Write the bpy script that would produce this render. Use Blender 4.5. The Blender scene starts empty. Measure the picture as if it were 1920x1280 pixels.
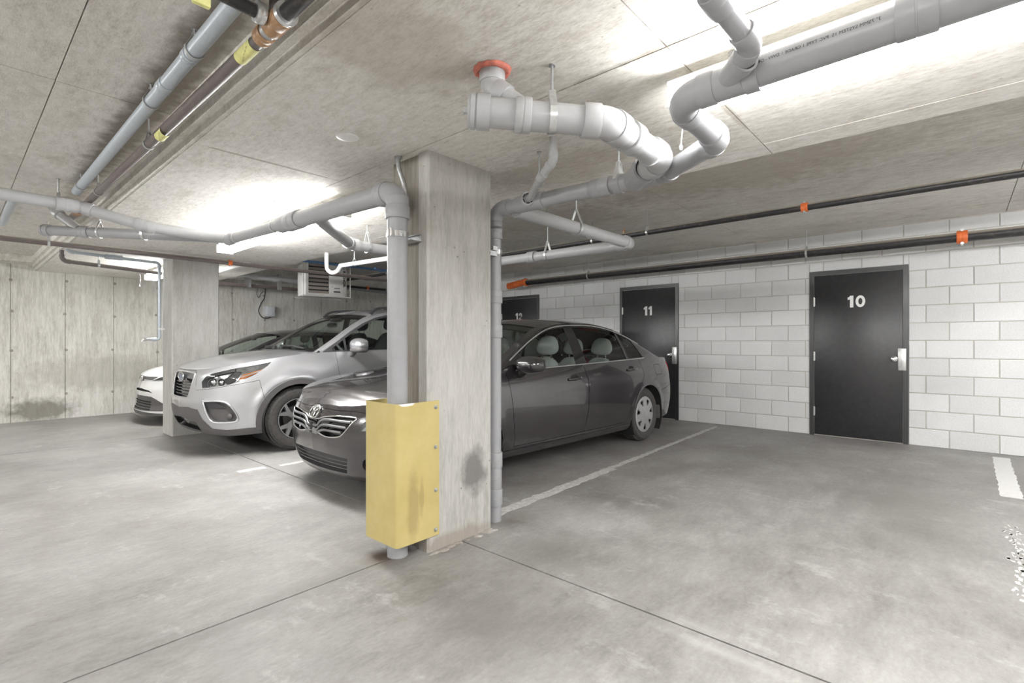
import bpy, bmesh, math, random
import numpy as np
from mathutils import Vector, Matrix
random.seed(7)
SC = bpy.context.scene
COL = SC.collection
V = Vector

# ------------------------------------------------------------------ camera, world, exposure
CAM_Z = 1.195
cam_d = bpy.data.cameras.new('camera')
cam = bpy.data.objects.new('camera', cam_d)
COL.objects.link(cam)
cam.location = (0, 0, CAM_Z)
cam.rotation_euler = (math.radians(90), 0, math.radians(-48.3))
cam_d.sensor_width = 36.0
cam_d.lens = 942.0 / 1920.0 * 36.0
cam_d.shift_y = 2.0 / 1920.0
cam_d.clip_start = 0.02
SC.camera = cam
SC.view_settings.view_transform = 'Standard'
SC.view_settings.look = 'None'
SC.view_settings.gamma = 1.0
SC.view_settings.use_curve_mapping = False
SC.view_settings.exposure = 0.96
world = bpy.data.worlds.new('world')
SC.world = world
world.use_nodes = True
world.node_tree.nodes['Background'].inputs[0].default_value = (0.8, 0.82, 0.85, 1)
world.node_tree.nodes['Background'].inputs[1].default_value = 0.05
SC.cycles.use_denoising = True
SC.cycles.max_bounces = 12
SC.cycles.diffuse_bounces = 7
SC.cycles.glossy_bounces = 5
SC.cycles.transparent_max_bounces = 16
SC.cycles.sample_clamp_indirect = 6.0
LAMP = 42.0          # emission strength of the fixture lenses

# ------------------------------------------------------------------ materials
def nodes_of(name):
    m = bpy.data.materials.new(name)
    m.use_nodes = True
    nt = m.node_tree
    return m, nt, nt.nodes['Principled BSDF']

def N(nt, typ, **kw):
    n = nt.nodes.new(typ)
    for k, v in kw.items():
        setattr(n, k, v)
    return n

def noise(nt, vec, scale, detail=4, rough=.55, stretch=None):
    if stretch:
        mp = N(nt, 'ShaderNodeMapping')
        mp.inputs['Scale'].default_value = stretch
        nt.links.new(vec, mp.inputs['Vector'])
        vec = mp.outputs[0]
    n = N(nt, 'ShaderNodeTexNoise')
    n.inputs['Scale'].default_value = scale
    n.inputs['Detail'].default_value = detail
    n.inputs['Roughness'].default_value = rough
    nt.links.new(vec, n.inputs['Vector'])
    return n.outputs['Fac']

def ramp(nt, fac, stops):
    r = N(nt, 'ShaderNodeValToRGB')
    e = r.color_ramp.elements
    while len(e) < len(stops):
        e.new(0.5)
    for i, (p, c) in enumerate(stops):
        e[i].position = p
        e[i].color = (*c, 1) if len(c) == 3 else c
    nt.links.new(fac, r.inputs[0])
    return r.outputs[0]

def mixc(nt, fac, a, b, mode='MIX'):
    n = N(nt, 'ShaderNodeMix', data_type='RGBA', blend_type=mode)
    for sock, v in ((n.inputs['Factor'], fac), (n.inputs['A'], a), (n.inputs['B'], b)):
        pass
    fs = n.inputs[0]; As = n.inputs[6]; Bs = n.inputs[7]
    for s, v in ((fs, fac), (As, a), (Bs, b)):
        if hasattr(v, 'is_output') or isinstance(v, bpy.types.NodeSocket):
            nt.links.new(v, s)
        elif isinstance(v, (int, float)):
            s.default_value = v
        else:
            s.default_value = (*v, 1)
    return n.outputs[2]

def math_(nt, op, a, b=None, c=None):
    n = N(nt, 'ShaderNodeMath', operation=op)
    for i, v in enumerate((a, b, c)):
        if v is None: continue
        if isinstance(v, (int, float)):
            n.inputs[i].default_value = v
        else:
            nt.links.new(v, n.inputs[i])
    return n.outputs[0]

def bump(nt, h, strength, dist, bsdf):
    b = N(nt, 'ShaderNodeBump')
    b.inputs['Strength'].default_value = strength
    b.inputs['Distance'].default_value = dist
    nt.links.new(h, b.inputs['Height'])
    nt.links.new(b.outputs[0], bsdf.inputs['Normal'])

def position(nt):
    return N(nt, 'ShaderNodeNewGeometry').outputs['Position']

def objcoord(nt):
    return N(nt, 'ShaderNodeTexCoord').outputs['Object']

def blob(nt, pos, centre, radius, soft=.5):
    """1 inside an ellipsoid stain, falling to 0 outside, with a noisy rim"""
    s = N(nt, 'ShaderNodeVectorMath', operation='SUBTRACT')
    nt.links.new(pos, s.inputs[0]); s.inputs[1].default_value = centre
    d = N(nt, 'ShaderNodeVectorMath', operation='DIVIDE')
    nt.links.new(s.outputs[0], d.inputs[0]); d.inputs[1].default_value = radius
    l = N(nt, 'ShaderNodeVectorMath', operation='LENGTH')
    nt.links.new(d.outputs[0], l.inputs[0])
    n = noise(nt, pos, 9, 5, .6)
    dist = math_(nt, 'ADD', l.outputs['Value'], math_(nt, 'MULTIPLY', math_(nt, 'SUBTRACT', n, .5), 1.1))
    mr = N(nt, 'ShaderNodeMapRange')
    nt.links.new(dist, mr.inputs[0])
    mr.inputs[1].default_value = 1.0; mr.inputs[2].default_value = 1.0 - soft
    mr.inputs[3].default_value = 0.0; mr.inputs[4].default_value = 1.0
    return mr.outputs[0]

def simple(name, col, rough=.5, metal=0.0, coat=0.0, spec=.5, var=.06, scale=30, bumpk=0.0):
    m, nt, b = nodes_of(name)
    b.inputs['Roughness'].default_value = rough
    b.inputs['Metallic'].default_value = metal
    b.inputs['Coat Weight'].default_value = coat
    b.inputs['Coat Roughness'].default_value = .06
    b.inputs['Specular IOR Level'].default_value = spec
    f = noise(nt, objcoord(nt), scale, 4)
    lo = tuple(max(0, c * (1 - var)) for c in col); hi = tuple(min(1, c * (1 + var)) for c in col)
    nt.links.new(ramp(nt, f, [(.3, lo), (.7, hi)]), b.inputs['Base Color'])
    if bumpk:
        bump(nt, f, bumpk, .002, b)
    return m

def concrete(name, dark, mid, light, grain_stretch=(1, 1, 1), stain=.5, stain_col=(.25, .21, .16), pits=.3,
             rough=.85, rnd=0.0, bumps=.25, stains=(), big=.55, fine=14):
    m, nt, b = nodes_of(name)
    p = position(nt)
    n1 = noise(nt, p, big, 6, .6)
    n2 = noise(nt, p, fine, 6, .65, grain_stretch)
    n3 = noise(nt, p, 2.6, 6, .7, tuple((a + 1) / 2 for a in grain_stretch))
    n4 = noise(nt, p, fine * 4.5, 5, .7, grain_stretch)
    mixn = math_(nt, 'ADD', math_(nt, 'MULTIPLY', n2, .36), math_(nt, 'ADD', math_(nt, 'MULTIPLY', n1, .30), math_(nt, 'MULTIPLY', n4, .34)))
    base = ramp(nt, mixn, [(.39, dark), (.5, mid), (.61, light)])
    st = ramp(nt, n3, [(.54, (0, 0, 0)), (.72, (1, 1, 1))])
    base = mixc(nt, math_(nt, 'MULTIPLY', st, stain), base, stain_col)
    h = math_(nt, 'ADD', math_(nt, 'MULTIPLY', n2, .5), math_(nt, 'MULTIPLY', n4, .5))
    if pits:
        vo = N(nt, 'ShaderNodeTexVoronoi'); vo.inputs['Scale'].default_value = 16
        nt.links.new(p, vo.inputs['Vector'])
        pit = ramp(nt, vo.outputs['Distance'], [(.05, (1, 1, 1)), (.12, (0, 0, 0))])
        gate = ramp(nt, noise(nt, p, 7, 2), [(.54, (0, 0, 0)), (.6, (1, 1, 1))])
        pf = math_(nt, 'MULTIPLY', math_(nt, 'MULTIPLY', pit, gate), pits)
        base = mixc(nt, pf, base, tuple(c * .3 for c in stain_col))
    for centre, radius, col, k in stains:
        base = mixc(nt, math_(nt, 'MULTIPLY', blob(nt, p, centre, radius), k), base, col)
    if rnd:
        oi = N(nt, 'ShaderNodeObjectInfo')
        v = math_(nt, 'MULTIPLY_ADD', oi.outputs['Random'], rnd, 1 - rnd / 2)
        hs = N(nt, 'ShaderNodeHueSaturation')
        nt.links.new(base, hs.inputs['Color']); nt.links.new(v, hs.inputs['Value'])
        base = hs.outputs[0]
    nt.links.new(base, b.inputs['Base Color'])
    b.inputs['Roughness'].default_value = rough
    bump(nt, h, bumps, .004, b)
    return m

def emit(name, col, s):
    m = bpy.data.materials.new(name); m.use_nodes = True
    nt = m.node_tree
    nt.nodes.remove(nt.nodes['Principled BSDF'])
    e = N(nt, 'ShaderNodeEmission')
    e.inputs[0].default_value = (*col, 1); e.inputs[1].default_value = s
    nt.links.new(e.outputs[0], nt.nodes['Material Output'].inputs[0])
    return m

def glass(name, tint, ior=1.45):
    m = bpy.data.materials.new(name); m.use_nodes = True
    nt = m.node_tree
    nt.nodes.remove(nt.nodes['Principled BSDF'])
    t = N(nt, 'ShaderNodeBsdfTransparent'); t.inputs[0].default_value = (*tint, 1)
    g = N(nt, 'ShaderNodeBsdfGlossy'); g.inputs['Roughness'].default_value = .02
    fr = N(nt, 'ShaderNodeFresnel'); fr.inputs[0].default_value = ior
    mx = N(nt, 'ShaderNodeMixShader')
    nt.links.new(fr.outputs[0], mx.inputs[0]); nt.links.new(t.outputs[0], mx.inputs[1]); nt.links.new(g.outputs[0], mx.inputs[2])
    nt.links.new(mx.outputs[0], nt.nodes['Material Output'].inputs[0])
    return m

M = {}
def floor_material():
    m, nt, b = nodes_of('floor_concrete')
    p = position(nt)
    n1 = noise(nt, p, .8, 7, .62)
    n2 = noise(nt, p, 5, 8, .74, (.75, 1.7, 1))
    n5 = noise(nt, p, 24, 6, .75, (.7, 1.5, 1))
    n3 = noise(nt, p, 60, 3, .6)
    f = math_(nt, 'ADD', math_(nt, 'MULTIPLY', n1, .45), math_(nt, 'ADD', math_(nt, 'MULTIPLY', n2, .30), math_(nt, 'MULTIPLY_ADD', n3, .08, math_(nt, 'MULTIPLY', n5, .17))))
    base = ramp(nt, f, [(.39, (.160, .151, .143)), (.5, (.255, .246, .236)), (.595, (.345, .336, .325))])
    # pale scuffs and lime bloom, mostly along the saw joints
    sc = ramp(nt, noise(nt, p, 3.2, 8, .75, (1.3, .8, 1)), [(.57, (0, 0, 0)), (.66, (1, 1, 1))])
    base = mixc(nt, math_(nt, 'MULTIPLY', sc, .42), base, (.43, .42, .41))
    for c, r, col, k in FLOOR_STAINS:
        base = mixc(nt, math_(nt, 'MULTIPLY', blob(nt, p, c, r, .8), k), base, col)
    nt.links.new(base, b.inputs['Base Color'])
    rg = ramp(nt, n2, [(.35, (.46, .46, .46)), (.65, (.68, .68, .68))])
    nt.links.new(rg, b.inputs['Roughness'])
    b.inputs['Specular IOR Level'].default_value = .35
    bump(nt, n3, .12, .002, b)
    return m

FLOOR_STAINS = [
    ((1.3, 2.38, 0), (.75, .10, .2), (.15, .142, .133), .55),
    ((.85, 2.30, 0), (.5, .07, .2), (.145, .138, .13), .5),
    ((1.62, 2.40, 0), (.16, .16, .2), (.13, .10, .075), .85),
    ((2.10, .84, 0), (.05, .17, .2), (.44, .43, .42), .3),
    ((1.985, .68, 0), (.045, .36, .2), (.46, .45, .44), .38),
    ((2.3, 1.75, 0), (.35, .3, .2), (.15, .142, .133), .45),
    ((1.55, 1.5, 0), (.45, .5, .2), (.165, .156, .147), .5),
    ((2.55, 2.25, 0), (.25, .12, .2), (.17, .152, .135), .6),
    ((4.6, .3, 0), (1.2, .5, .2), (.185, .177, .166), .5),
    ((2.6, 6.3, 0), (.6, .5, .2), (.16, .143, .123), .5),
    ((2.4, 3.6, 0), (.5, .5, .2), (.16, .143, .123), .45),
]
M['floor'] = floor_material()
M['joint'] = simple('joint_dark', (.05, .045, .04), .9)
M['ceil'] = concrete('ceiling_concrete', (.52, .49, .445), (.71, .69, .645), (.84, .825, .79), (2.4, .7, 1), .42, (.33, .28, .215), .35,
    stains=[((.72, 3.2, 2.46), (.13, 3.4, .1), (.17, .14, .105), .75), ((.70, 1.2, 2.46), (.20, .8, .1), (.20, .165, .125), .6),
            ((1.765, .55, 2.29), (.022, .75, .1), (.16, .14, .11), .75), ((1.77, .82, 2.29), (.07, .10, .1), (.14, .12, .10), .7),
            ((2.3, .815, 2.29), (.5, .02, .1), (.25, .21, .16), .5), ((1.35, 3.14, 2.29), (.5, .02, .1), (.22, .18, .14), .6),
            ((1.1, 1.55, 2.29), (.5, .35, .1), (.36, .31, .245), .4), ((2.6, 1.9, 2.29), (.35, .7, .1), (.33, .28, .22), .4),
            ((4.2, 1.4, 2.59), (.8, 1.6, .1), (.33, .285, .22), .45), ((4.6, 3.6, 2.59), (.7, 1.1, .1), (.33, .285, .22), .4)])
M['wall'] = concrete('cast_wall_concrete', (.42, .41, .37), (.61, .60, .56), (.75, .74, .71), (1.7, 1.7, .16), .55, (.26, .235, .19), .8,
                     stains=[((.95, 10.5, .15), (.5, .4, .22), (.16, .15, .125), .8), ((1.7, 10.5, .7), (1.2, .4, .35), (.30, .285, .24), .45)])
M['column'] = concrete('column_concrete', (.36, .352, .325), (.47, .462, .44), (.56, .552, .535), (1.6, 1.6, .22), .3, (.27, .245, .21), .7,
                       stains=[((2.17, 2.25, .40), (.13, .2, .17), (.13, .125, .12), .8), ((2.0, 2.25, .03), (.4, .2, .06), (.30, .25, .21), .7),
                               ((1.8, 2.45, 1.9), (.15, .3, .22), (.26, .22, .18), .5)])
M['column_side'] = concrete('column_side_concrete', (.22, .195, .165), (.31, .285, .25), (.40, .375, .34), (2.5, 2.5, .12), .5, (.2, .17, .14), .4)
M['block'] = concrete('concrete_block', (.57, .575, .578), (.66, .665, .668), (.76, .765, .768), (1, 1, 1),   .12, (.40, .39, .37), .0, .9, .15, .35, big=.8, fine=90)
M['mortar'] = simple('mortar', (.50, .485, .45), .95, bumpk=.3, scale=80)
M['dark_soffit'] = M['ceil']
def pvc(name, col, dust=(.36, .30, .23)):
    m, nt, b = nodes_of(name)
    g = N(nt, 'ShaderNodeNewGeometry')
    sx = N(nt, 'ShaderNodeSeparateXYZ'); nt.links.new(g.outputs['Normal'], sx.inputs[0])
    f = noise(nt, g.outputs['Position'], 22, 5, .65)
    d = math_(nt, 'MULTIPLY', ramp(nt, sx.outputs[2], [(.55, (0, 0, 0)), (.95, (1, 1, 1))]), ramp(nt, f, [(.35, (.25,) * 3), (.65, (.9,) * 3)]))
    base = ramp(nt, f, [(.3, tuple(c * .95 for c in col)), (.7, tuple(c * 1.03 for c in col))])
    nt.links.new(mixc(nt, math_(nt, 'MULTIPLY', d, .55), base, dust), b.inputs['Base Color'])
    b.inputs['Roughness'].default_value = .33
    return m
M['pvc'] = pvc('grey_pvc', (.36, .365, .38))
M['pvc_light'] = pvc('pale_grey_pvc', (.43, .435, .445))
M['pvc_white'] = simple('white_pvc', (.80, .80, .79), .35)
M['galv'] = simple('galvanised_steel', (.52, .53, .54), .38, .85, var=.12, scale=60)
M['zinc'] = simple('zinc_strap', (.70, .71, .71), .32, .8, var=.1, scale=70)
M['blue_steel'] = simple('blue_grey_conduit', (.47, .52, .57), .32, .35, var=.05)
def rusty(name, col, rust, k, dust=.35):
    m, nt, b = nodes_of(name)
    g = N(nt, 'ShaderNodeNewGeometry'); p = g.outputs['Position']
    f = noise(nt, p, 40, 6, .7, (1, .35, 1))
    base = mixc(nt, ramp(nt, f, [(.54, (0, 0, 0)), (.68, (k,) * 3)]), col, rust)
    sx = N(nt, 'ShaderNodeSeparateXYZ'); nt.links.new(g.outputs['Normal'], sx.inputs[0])
    d = math_(nt, 'MULTIPLY', ramp(nt, sx.outputs[2], [(.25, (0, 0, 0)), (.7, (1, 1, 1))]), dust)
    nt.links.new(mixc(nt, d, base, (.42, .38, .32)), b.inputs['Base Color'])
    b.inputs['Roughness'].default_value = .42
    bump(nt, f, .12, .002, b)
    return m
M['black_pipe'] = rusty('black_iron_pipe', (.022, .021, .023), (.20, .16, .13), .35, .8)
M['brown_pipe'] = rusty('brown_iron_pipe', (.15, .125, .12), (.28, .22, .18), .5, .6)
M['rust'] = rusty('rusted_fitting', (.36, .21, .11), (.50, .38, .28), .9)
M['orange'] = simple('orange_coupling', (.72, .16, .04), .4, var=.15)
M['firestop'] = simple('red_firestop', (.62, .20, .15), .8, var=.2, bumpk=.4)
M['yellow_tag'] = simple('yellow_tag', (.76, .74, .30), .6, var=.08)
M['ink'] = simple('black_ink', (.03, .03, .03), .7)
M['white_paint'] = simple('white_enamel', (.80, .80, .78), .4, var=.03)
M['white_vinyl'] = simple('white_vinyl', (.88, .88, .87), .5, var=.02)
M['lens'] = emit('lit_lens', (1, .995, .985), LAMP)
def door_paint():
    m, nt, b = nodes_of('black_door_paint')
    p = position(nt)
    f = noise(nt, p, 18, 5, .6)
    sx = N(nt, 'ShaderNodeSeparateXYZ'); nt.links.new(p, sx.inputs[0])
    low = ramp(nt, sx.outputs[2], [(.08, (1, 1, 1)), (.45, (0, 0, 0))])
    sc = math_(nt, 'MULTIPLY', ramp(nt, noise(nt, p, 26, 4, .8), [(.66, (0, 0, 0)), (.72, (1, 1, 1))]), math_(nt, 'MULTIPLY_ADD', low, .5, .06))
    base = mixc(nt, sc, ramp(nt, f, [(.3, (.016, .016, .017)), (.7, (.028, .028, .030))]), (.32, .31, .30))
    nt.links.new(base, b.inputs['Base Color'])
    b.inputs['Roughness'].default_value = .36
    b.inputs['Specular IOR Level'].default_value = .6
    bump(nt, noise(nt, p, 300, 2), .05, .001, b)
    return m
M['door'] = door_paint()
M['door_frame'] = simple('black_frame_paint', (.035, .035, .037), .3, spec=.7)
M['chrome'] = simple('chrome', (.80, .80, .80), .12, 1.0, var=.02)
M['steel'] = simple('brushed_steel', (.66, .66, .65), .35, .8, var=.06, scale=80)
def guard_paint():
    m, nt, b = nodes_of('yellow_guard_paint')
    p = position(nt)
    f = noise(nt, p, 6, 5, .6)
    base = ramp(nt, f, [(.3, (.50, .405, .155)), (.7, (.575, .475, .205))])
    base = mixc(nt, math_(nt, 'MULTIPLY', blob(nt, p, (1.70, 2.24, .30), (.05, .05, .22)), .6), base, (.33, .25, .10))
    base = mixc(nt, math_(nt, 'MULTIPLY', blob(nt, p, (1.76, 2.24, .33), (.02, .05, .12)), .5), base, (.30, .22, .09))
    base = mixc(nt, blob(nt, p, (1.655, 2.24, .872), (.06, .06, .025), .15), base, (.85, .85, .83))
    nt.links.new(base, b.inputs['Base Color'])
    b.inputs['Roughness'].default_value = .5
    return m
M['guard'] = guard_paint()
def worn_paint():
    m, nt, b = nodes_of('worn_line_paint')
    p = position(nt)
    f = noise(nt, p, 26, 8, .82)
    nt.links.new(ramp(nt, f, [(.38, (.34, .33, .315)), (.55, (.56, .55, .535))]), b.inputs['Base Color'])
    b.inputs['Roughness'].default_value = .75
    return m
M['line'] = worn_paint()
M['line_clean'] = simple('white_line_paint', (.62, .615, .605), .7, var=.06)
M['blue_pipe'] = simple('blue_plastic_pipe', (.12, .26, .50), .4)
M['rubber_black'] = simple('black_cable', (.03, .03, .03), .5)

# ------------------------------------------------------------------ mesh helpers
def link(o, parent=None):
    COL.objects.link(o)
    if parent is not None:
        o.parent = parent
        if parent.type == 'EMPTY':
            o.location = -parent.location
    return o

def mk(name, bm, mat, parent=None, smooth=None):
    """bmesh with world coordinates -> one mesh object; smooth = auto smooth angle in degrees"""
    me = bpy.data.meshes.new(name)
    bmesh.ops.recalc_face_normals(bm, faces=bm.faces[:])
    bm.to_mesh(me); bm.free()
    if mat: me.materials.append(mat)
    o = bpy.data.objects.new(name, me)
    link(o, parent)
    if smooth is not None:
        for p in me.polygons: p.use_smooth = True
        if smooth < 180:
            me.set_sharp_from_angle(angle=math.radians(smooth))
    return o

def thing(name, label, cat, loc, group=None):
    o = bpy.data.objects.new(name, None)
    o.empty_display_size = .1
    COL.objects.link(o)
    o.location = loc
    o['label'] = label; o['category'] = cat
    if group: o['group'] = group
    return o

def tag(o, label, cat, group=None):
    o['label'] = label; o['category'] = cat
    if group: o['group'] = group
    return o

def box(bm, a, b, bev=0):
    """axis aligned box between corners"""
    r = bmesh.ops.create_cube(bm, size=1)
    vs = r['verts']
    for v in vs:
        v.co = V(((a[i] + b[i]) / 2 + v.co[i] * abs(b[i] - a[i]) for i in range(3)))
    if bev:
        es = list({e for v in vs for e in v.link_edges})
        bmesh.ops.bevel(bm, geom=es, offset=bev, segments=2, affect='EDGES', profile=.5)
    return vs

def obox(name, a, b, mat, parent=None, bev=0):
    bm = bmesh.new(); box(bm, a, b, bev)
    return mk(name, bm, mat, parent, 40 if bev else None)

def frame_for(d, up=V((0, 0, 1))):
    d = d.normalized()
    if abs(d.dot(up)) > .98: up = V((1, 0, 0))
    x = up.cross(d).normalized()
    return x, d.cross(x).normalized()

def ring(bm, c, x, y, r, seg):
    return [bm.verts.new(c + x * (r * math.cos(2 * math.pi * i / seg)) + y * (r * math.sin(2 * math.pi * i / seg))) for i in range(seg)]

def bridge(bm, a, b):
    n = len(a)
    for i in range(n):
        bm.faces.new((a[i], a[(i + 1) % n], b[(i + 1) % n], b[i]))

def lathe(bm, prof, origin, axis, seg=24, caps=True):
    """prof: list of (distance along axis, radius)"""
    origin = V(origin); axis = V(axis).normalized()
    x, y = frame_for(axis)
    rs = [ring(bm, origin + axis * t, x, y, max(r, 1e-4), seg) for t, r in prof]
    for a, b in zip(rs, rs[1:]): bridge(bm, a, b)
    if caps:
        bm.faces.new(rs[0]); bm.faces.new(rs[-1])
    return rs

def sweep(bm, pts, r, seg=16, caps=True, closed=False):
    pts = [V(p) for p in pts]
    n = len(pts)
    x = None; rs = []
    for i, p in enumerate(pts):
        if closed:
            d = (pts[(i + 1) % n] - pts[i - 1]).normalized()
        else:
            d = (pts[min(i + 1, n - 1)] - pts[max(i - 1, 0)]).normalized()
        if x is None:
            x, y = frame_for(d)
        else:
            x = (x - d * x.dot(d)).normalized(); y = d.cross(x)
        rr = r[i] if isinstance(r, (list, tuple)) else r
        rs.append(ring(bm, p, x, y, rr, seg))
    for a, b in zip(rs, rs[1:]): bridge(bm, a, b)
    if closed: bridge(bm, rs[-1], rs[0])
    elif caps:
        bm.faces.new(rs[0]); bm.faces.new(rs[-1])

def ribbon(bm, pts, wdir, w, t, closed=False):
    """flat strap: rectangle section w (along wdir) x t swept along pts"""
    pts = [V(p) for p in pts]; wdir = V(wdir).normalized(); n = len(pts); rs = []
    for i, p in enumerate(pts):
        d = (pts[(i + 1) % n] - pts[i - 1]) if closed else (pts[min(i + 1, n - 1)] - pts[max(i - 1, 0)])
        d.normalize()
        nn = wdir.cross(d).normalized()
        rs.append([bm.verts.new(p + wdir * (sx * w / 2) + nn * (sy * t / 2)) for sx, sy in ((-1, -1), (1, -1), (1, 1), (-1, 1))])
    for a, b in zip(rs, rs[1:]): bridge(bm, a, b)
    if closed: bridge(bm, rs[-1], rs[0])
    else:
        bm.faces.new(rs[0]); bm.faces.new(rs[-1])

def prism(bm, poly, a, b, axis):
    """polygon (2D) extruded from a to b along world axis 0/1/2"""
    def pt(u, v, w):
        return V((w, u, v)) if axis == 0 else V((u, w, v)) if axis == 1 else V((u, v, w))
    A = [bm.verts.new(pt(u, v, a)) for u, v in poly]; B = [bm.verts.new(pt(u, v, b)) for u, v in poly]
    bm.faces.new(A); bm.faces.new(B); bridge(bm, A, B)

def curve_pts(pts, n=8):
    """Catmull-Rom through 3D points"""
    P = [V(p) for p in pts]; P = [P[0] * 2 - P[1]] + P + [P[-1] * 2 - P[-2]]
    out = []
    for i in range(1, len(P) - 2):
        a, b, c, d = P[i - 1:i + 3]
        for k in range(n):
            t = k / n
            out.append(.5 * ((2 * b) + (c - a) * t + (2 * a - 5 * b + 4 * c - d) * t * t + (3 * b - a - 3 * c + d) * t ** 3))
    out.append(P[-2])
    return out

def text_mesh(txt, size, bold=0.0, extrude=0.0):
    cu = bpy.data.curves.new('lettering', 'FONT')
    cu.body = txt; cu.size = size; cu.offset = bold; cu.extrude = extrude
    cu.align_x = 'CENTER'; cu.align_y = 'CENTER'
    o = bpy.data.objects.new('lettering', cu)
    COL.objects.link(o)
    dg = bpy.context.evaluated_depsgraph_get()
    me = bpy.data.meshes.new_from_object(o.evaluated_get(dg))
    bpy.data.objects.remove(o); bpy.data.curves.remove(cu)
    me.materials.clear()
    return me

def put_text(name, txt, size, fn, mat, parent, bold=0.0, extrude=0.0):
    """letters placed through fn(u, v, w) -> world point"""
    me = text_mesh(txt, size, bold, extrude)
    for v in me.vertices: v.co = fn(*v.co)
    me.materials.append(mat)
    o = bpy.data.objects.new(name, me)
    me.name = name
    return link(o, parent)
# ------------------------------------------------------------------ the shell of the garage
XW, YB, XL, YN = 7.49, 10.55, -7.0, -7.0
Z_L, Z_B, Z_R = 2.46, 2.29, 2.59       # left slab, dropped band, right slab
BX0, BX1 = .88, 3.18
def structure(o):
    o['kind'] = 'structure'; return o

# floor: dark bed with cast slabs, saw joints left open between them
fl = structure(obox('floor', (XL, YN, -.12), (XW + .3, YB + .3, -.012), M['joint']))
JX, JY, g = 2.06, 2.35, .005
for (x0, x1, y0, y1) in ((JX + g, XW + .3, YN, -2.4 - g), (JX + g, XW + .3, -2.4 + g, YB + .3), (XL, JX - g, YN, JY - g), (XL, JX - g, JY + g, 7.6 - g), (XL, JX - g, 7.6 + g, YB + .3)):
    bm = bmesh.new(); box(bm, (x0, y0, -.1), (x1, y1, 0)); 
    mk('slab', bm, M['floor'], fl)

# ceilings: plywood-formed panels, joints recessed
def ceil_panels(xs, ys, z, top):
    ce = structure(obox('ceiling', (xs[0], ys[0], top - .02), (xs[-1], ys[-1], top + .15), M['joint']))
    for x0, x1 in zip(xs, xs[1:]):
        for y0, y1 in zip(ys, ys[1:]):
            h = random.uniform(-.002, .002)
            j = .0025
            bm = bmesh.new(); box(bm, (x0 + (j if x0 > xs[0] else 0), y0 + j, z + h), (x1 - (j if x1 < xs[-1] else 0), y1 - j, top))
            mk('panel', bm, M['ceil'], ce)
ys = [YN, -4.0, -1.63, .81, 3.14, 5.5, 7.9, YB + .3]
ceil_panels([XL, -4.5, -2.1, .345, BX0 - .06], [YN, -4.0, -1.6, .83, 3.26, 5.7, 8.1, YB + .3], Z_L, Z_R + .03)
ceil_panels([BX0 + .021, 1.77, 2.99, BX1], ys, Z_B, Z_R + .03)
ceil_panels([BX1, 4.4, 5.62, 6.84, XW + .3], [YN, -5.2, -2.8, -.37, 2.13, 4.57, 7.0, YB + .3], Z_R, Z_R + .03)
# stepped left edge of the dropped band
bm = bmesh.new()
prism(bm, [(BX0 - .06, 2.56), (BX0 - .06, 2.385), (BX0 - .03, 2.38), (BX0 - .03, 2.335), (BX0 - .002, 2.33), (BX0 - .002, Z_B + .001), (BX0 + .02, Z_B + .002), (BX0 + .02, 2.56)], YN, YB, 1)
structure(mk('trim_1', bm, M['ceil']))
# beam hanging along the far wall, left of the band
structure(obox('beam', (XL, 10.15, 2.372), (.99, YB + .1, Z_R), M['ceil']))
structure(obox('beam', (BX1 + .01, 9.9, 2.43), (XW + .1, YB + .1, Z_R + .02), M['ceil']))

# far cast wall in board panels with recessed joints and tie holes
wf = structure(obox('wall_back', (XL - .2, YB + .012, -.1), (XW + .3, YB + .3, Z_R + .2), M['joint']))
xs = [.62 - .61 * k for k in range(12, 0, -1)] + [.62 + .61 * k for k in range(0, 13)]
xs = [XL] + [x for x in xs if x > XL + .2] + [XW + .3]
for x0, x1 in zip(xs, xs[1:]):
    bm = bmesh.new(); d = random.uniform(-.003, .002)
    box(bm, (x0 + .003, YB + d, -.1), (x1 - .003, YB + .05, Z_R))
    mk('panel', bm, M['wall'], wf)
for x in xs[1:-1]:
    for z in (.40, 1.05, 1.65, 2.15):
        bm = bmesh.new()
        lathe(bm, [(0, .022), (.004, .016), (.005, .004)], (x + random.uniform(-.02, .02), YB - .004, z + random.uniform(-.03, .03)), (0, 1, 0), 10)
        if -1.2 < x < 7.4: mk('tie_hole', bm, M['column_side'], wf, 60)
        else: bm.free()

# hidden sides of the garage that close the room
structure(obox('wall_left', (XL - .2, YN - .2, -.1), (XL, YB + .3, Z_R + .2), M['wall']))
structure(obox('wall_front', (XL - .2, YN - .2, -.1), (XW + .3, YN, Z_R + .2), M['wall']))

# ------------------------------------------------------------------ block wall with three doors
wr = structure(obox('wall_right', (XW + .008, YN - .2, -.1), (XW + .3, YB + .3, Z_R + .2), M['mortar']))
C, BL, J = .2035, .407, .010
DOORS = [(.447, 1.463), (3.236, 4.25), (5.98, 6.995)]     # outer frame, near edge to far edge
DH = 2.11
cache = {}
def block_mesh(w, h):
    k = (round(w, 3), round(h, 3))
    if k not in cache:
        bm = bmesh.new(); box(bm, (0, 0, 0), (.03, w, h))
        es = [e for e in bm.edges if abs(e.verts[0].co.x) < 1e-5 and abs(e.verts[1].co.x) < 1e-5]
        bmesh.ops.bevel(bm, geom=es, offset=.004, segments=1, affect='EDGES')
        bmesh.ops.recalc_face_normals(bm, faces=bm.faces[:])
        me = bpy.data.meshes.new('block'); bm.to_mesh(me); bm.free(); me.materials.append(M['block'])
        cache[k] = me
    return cache[k]
rest = bmesh.new()
n_blocks = 0
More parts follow.
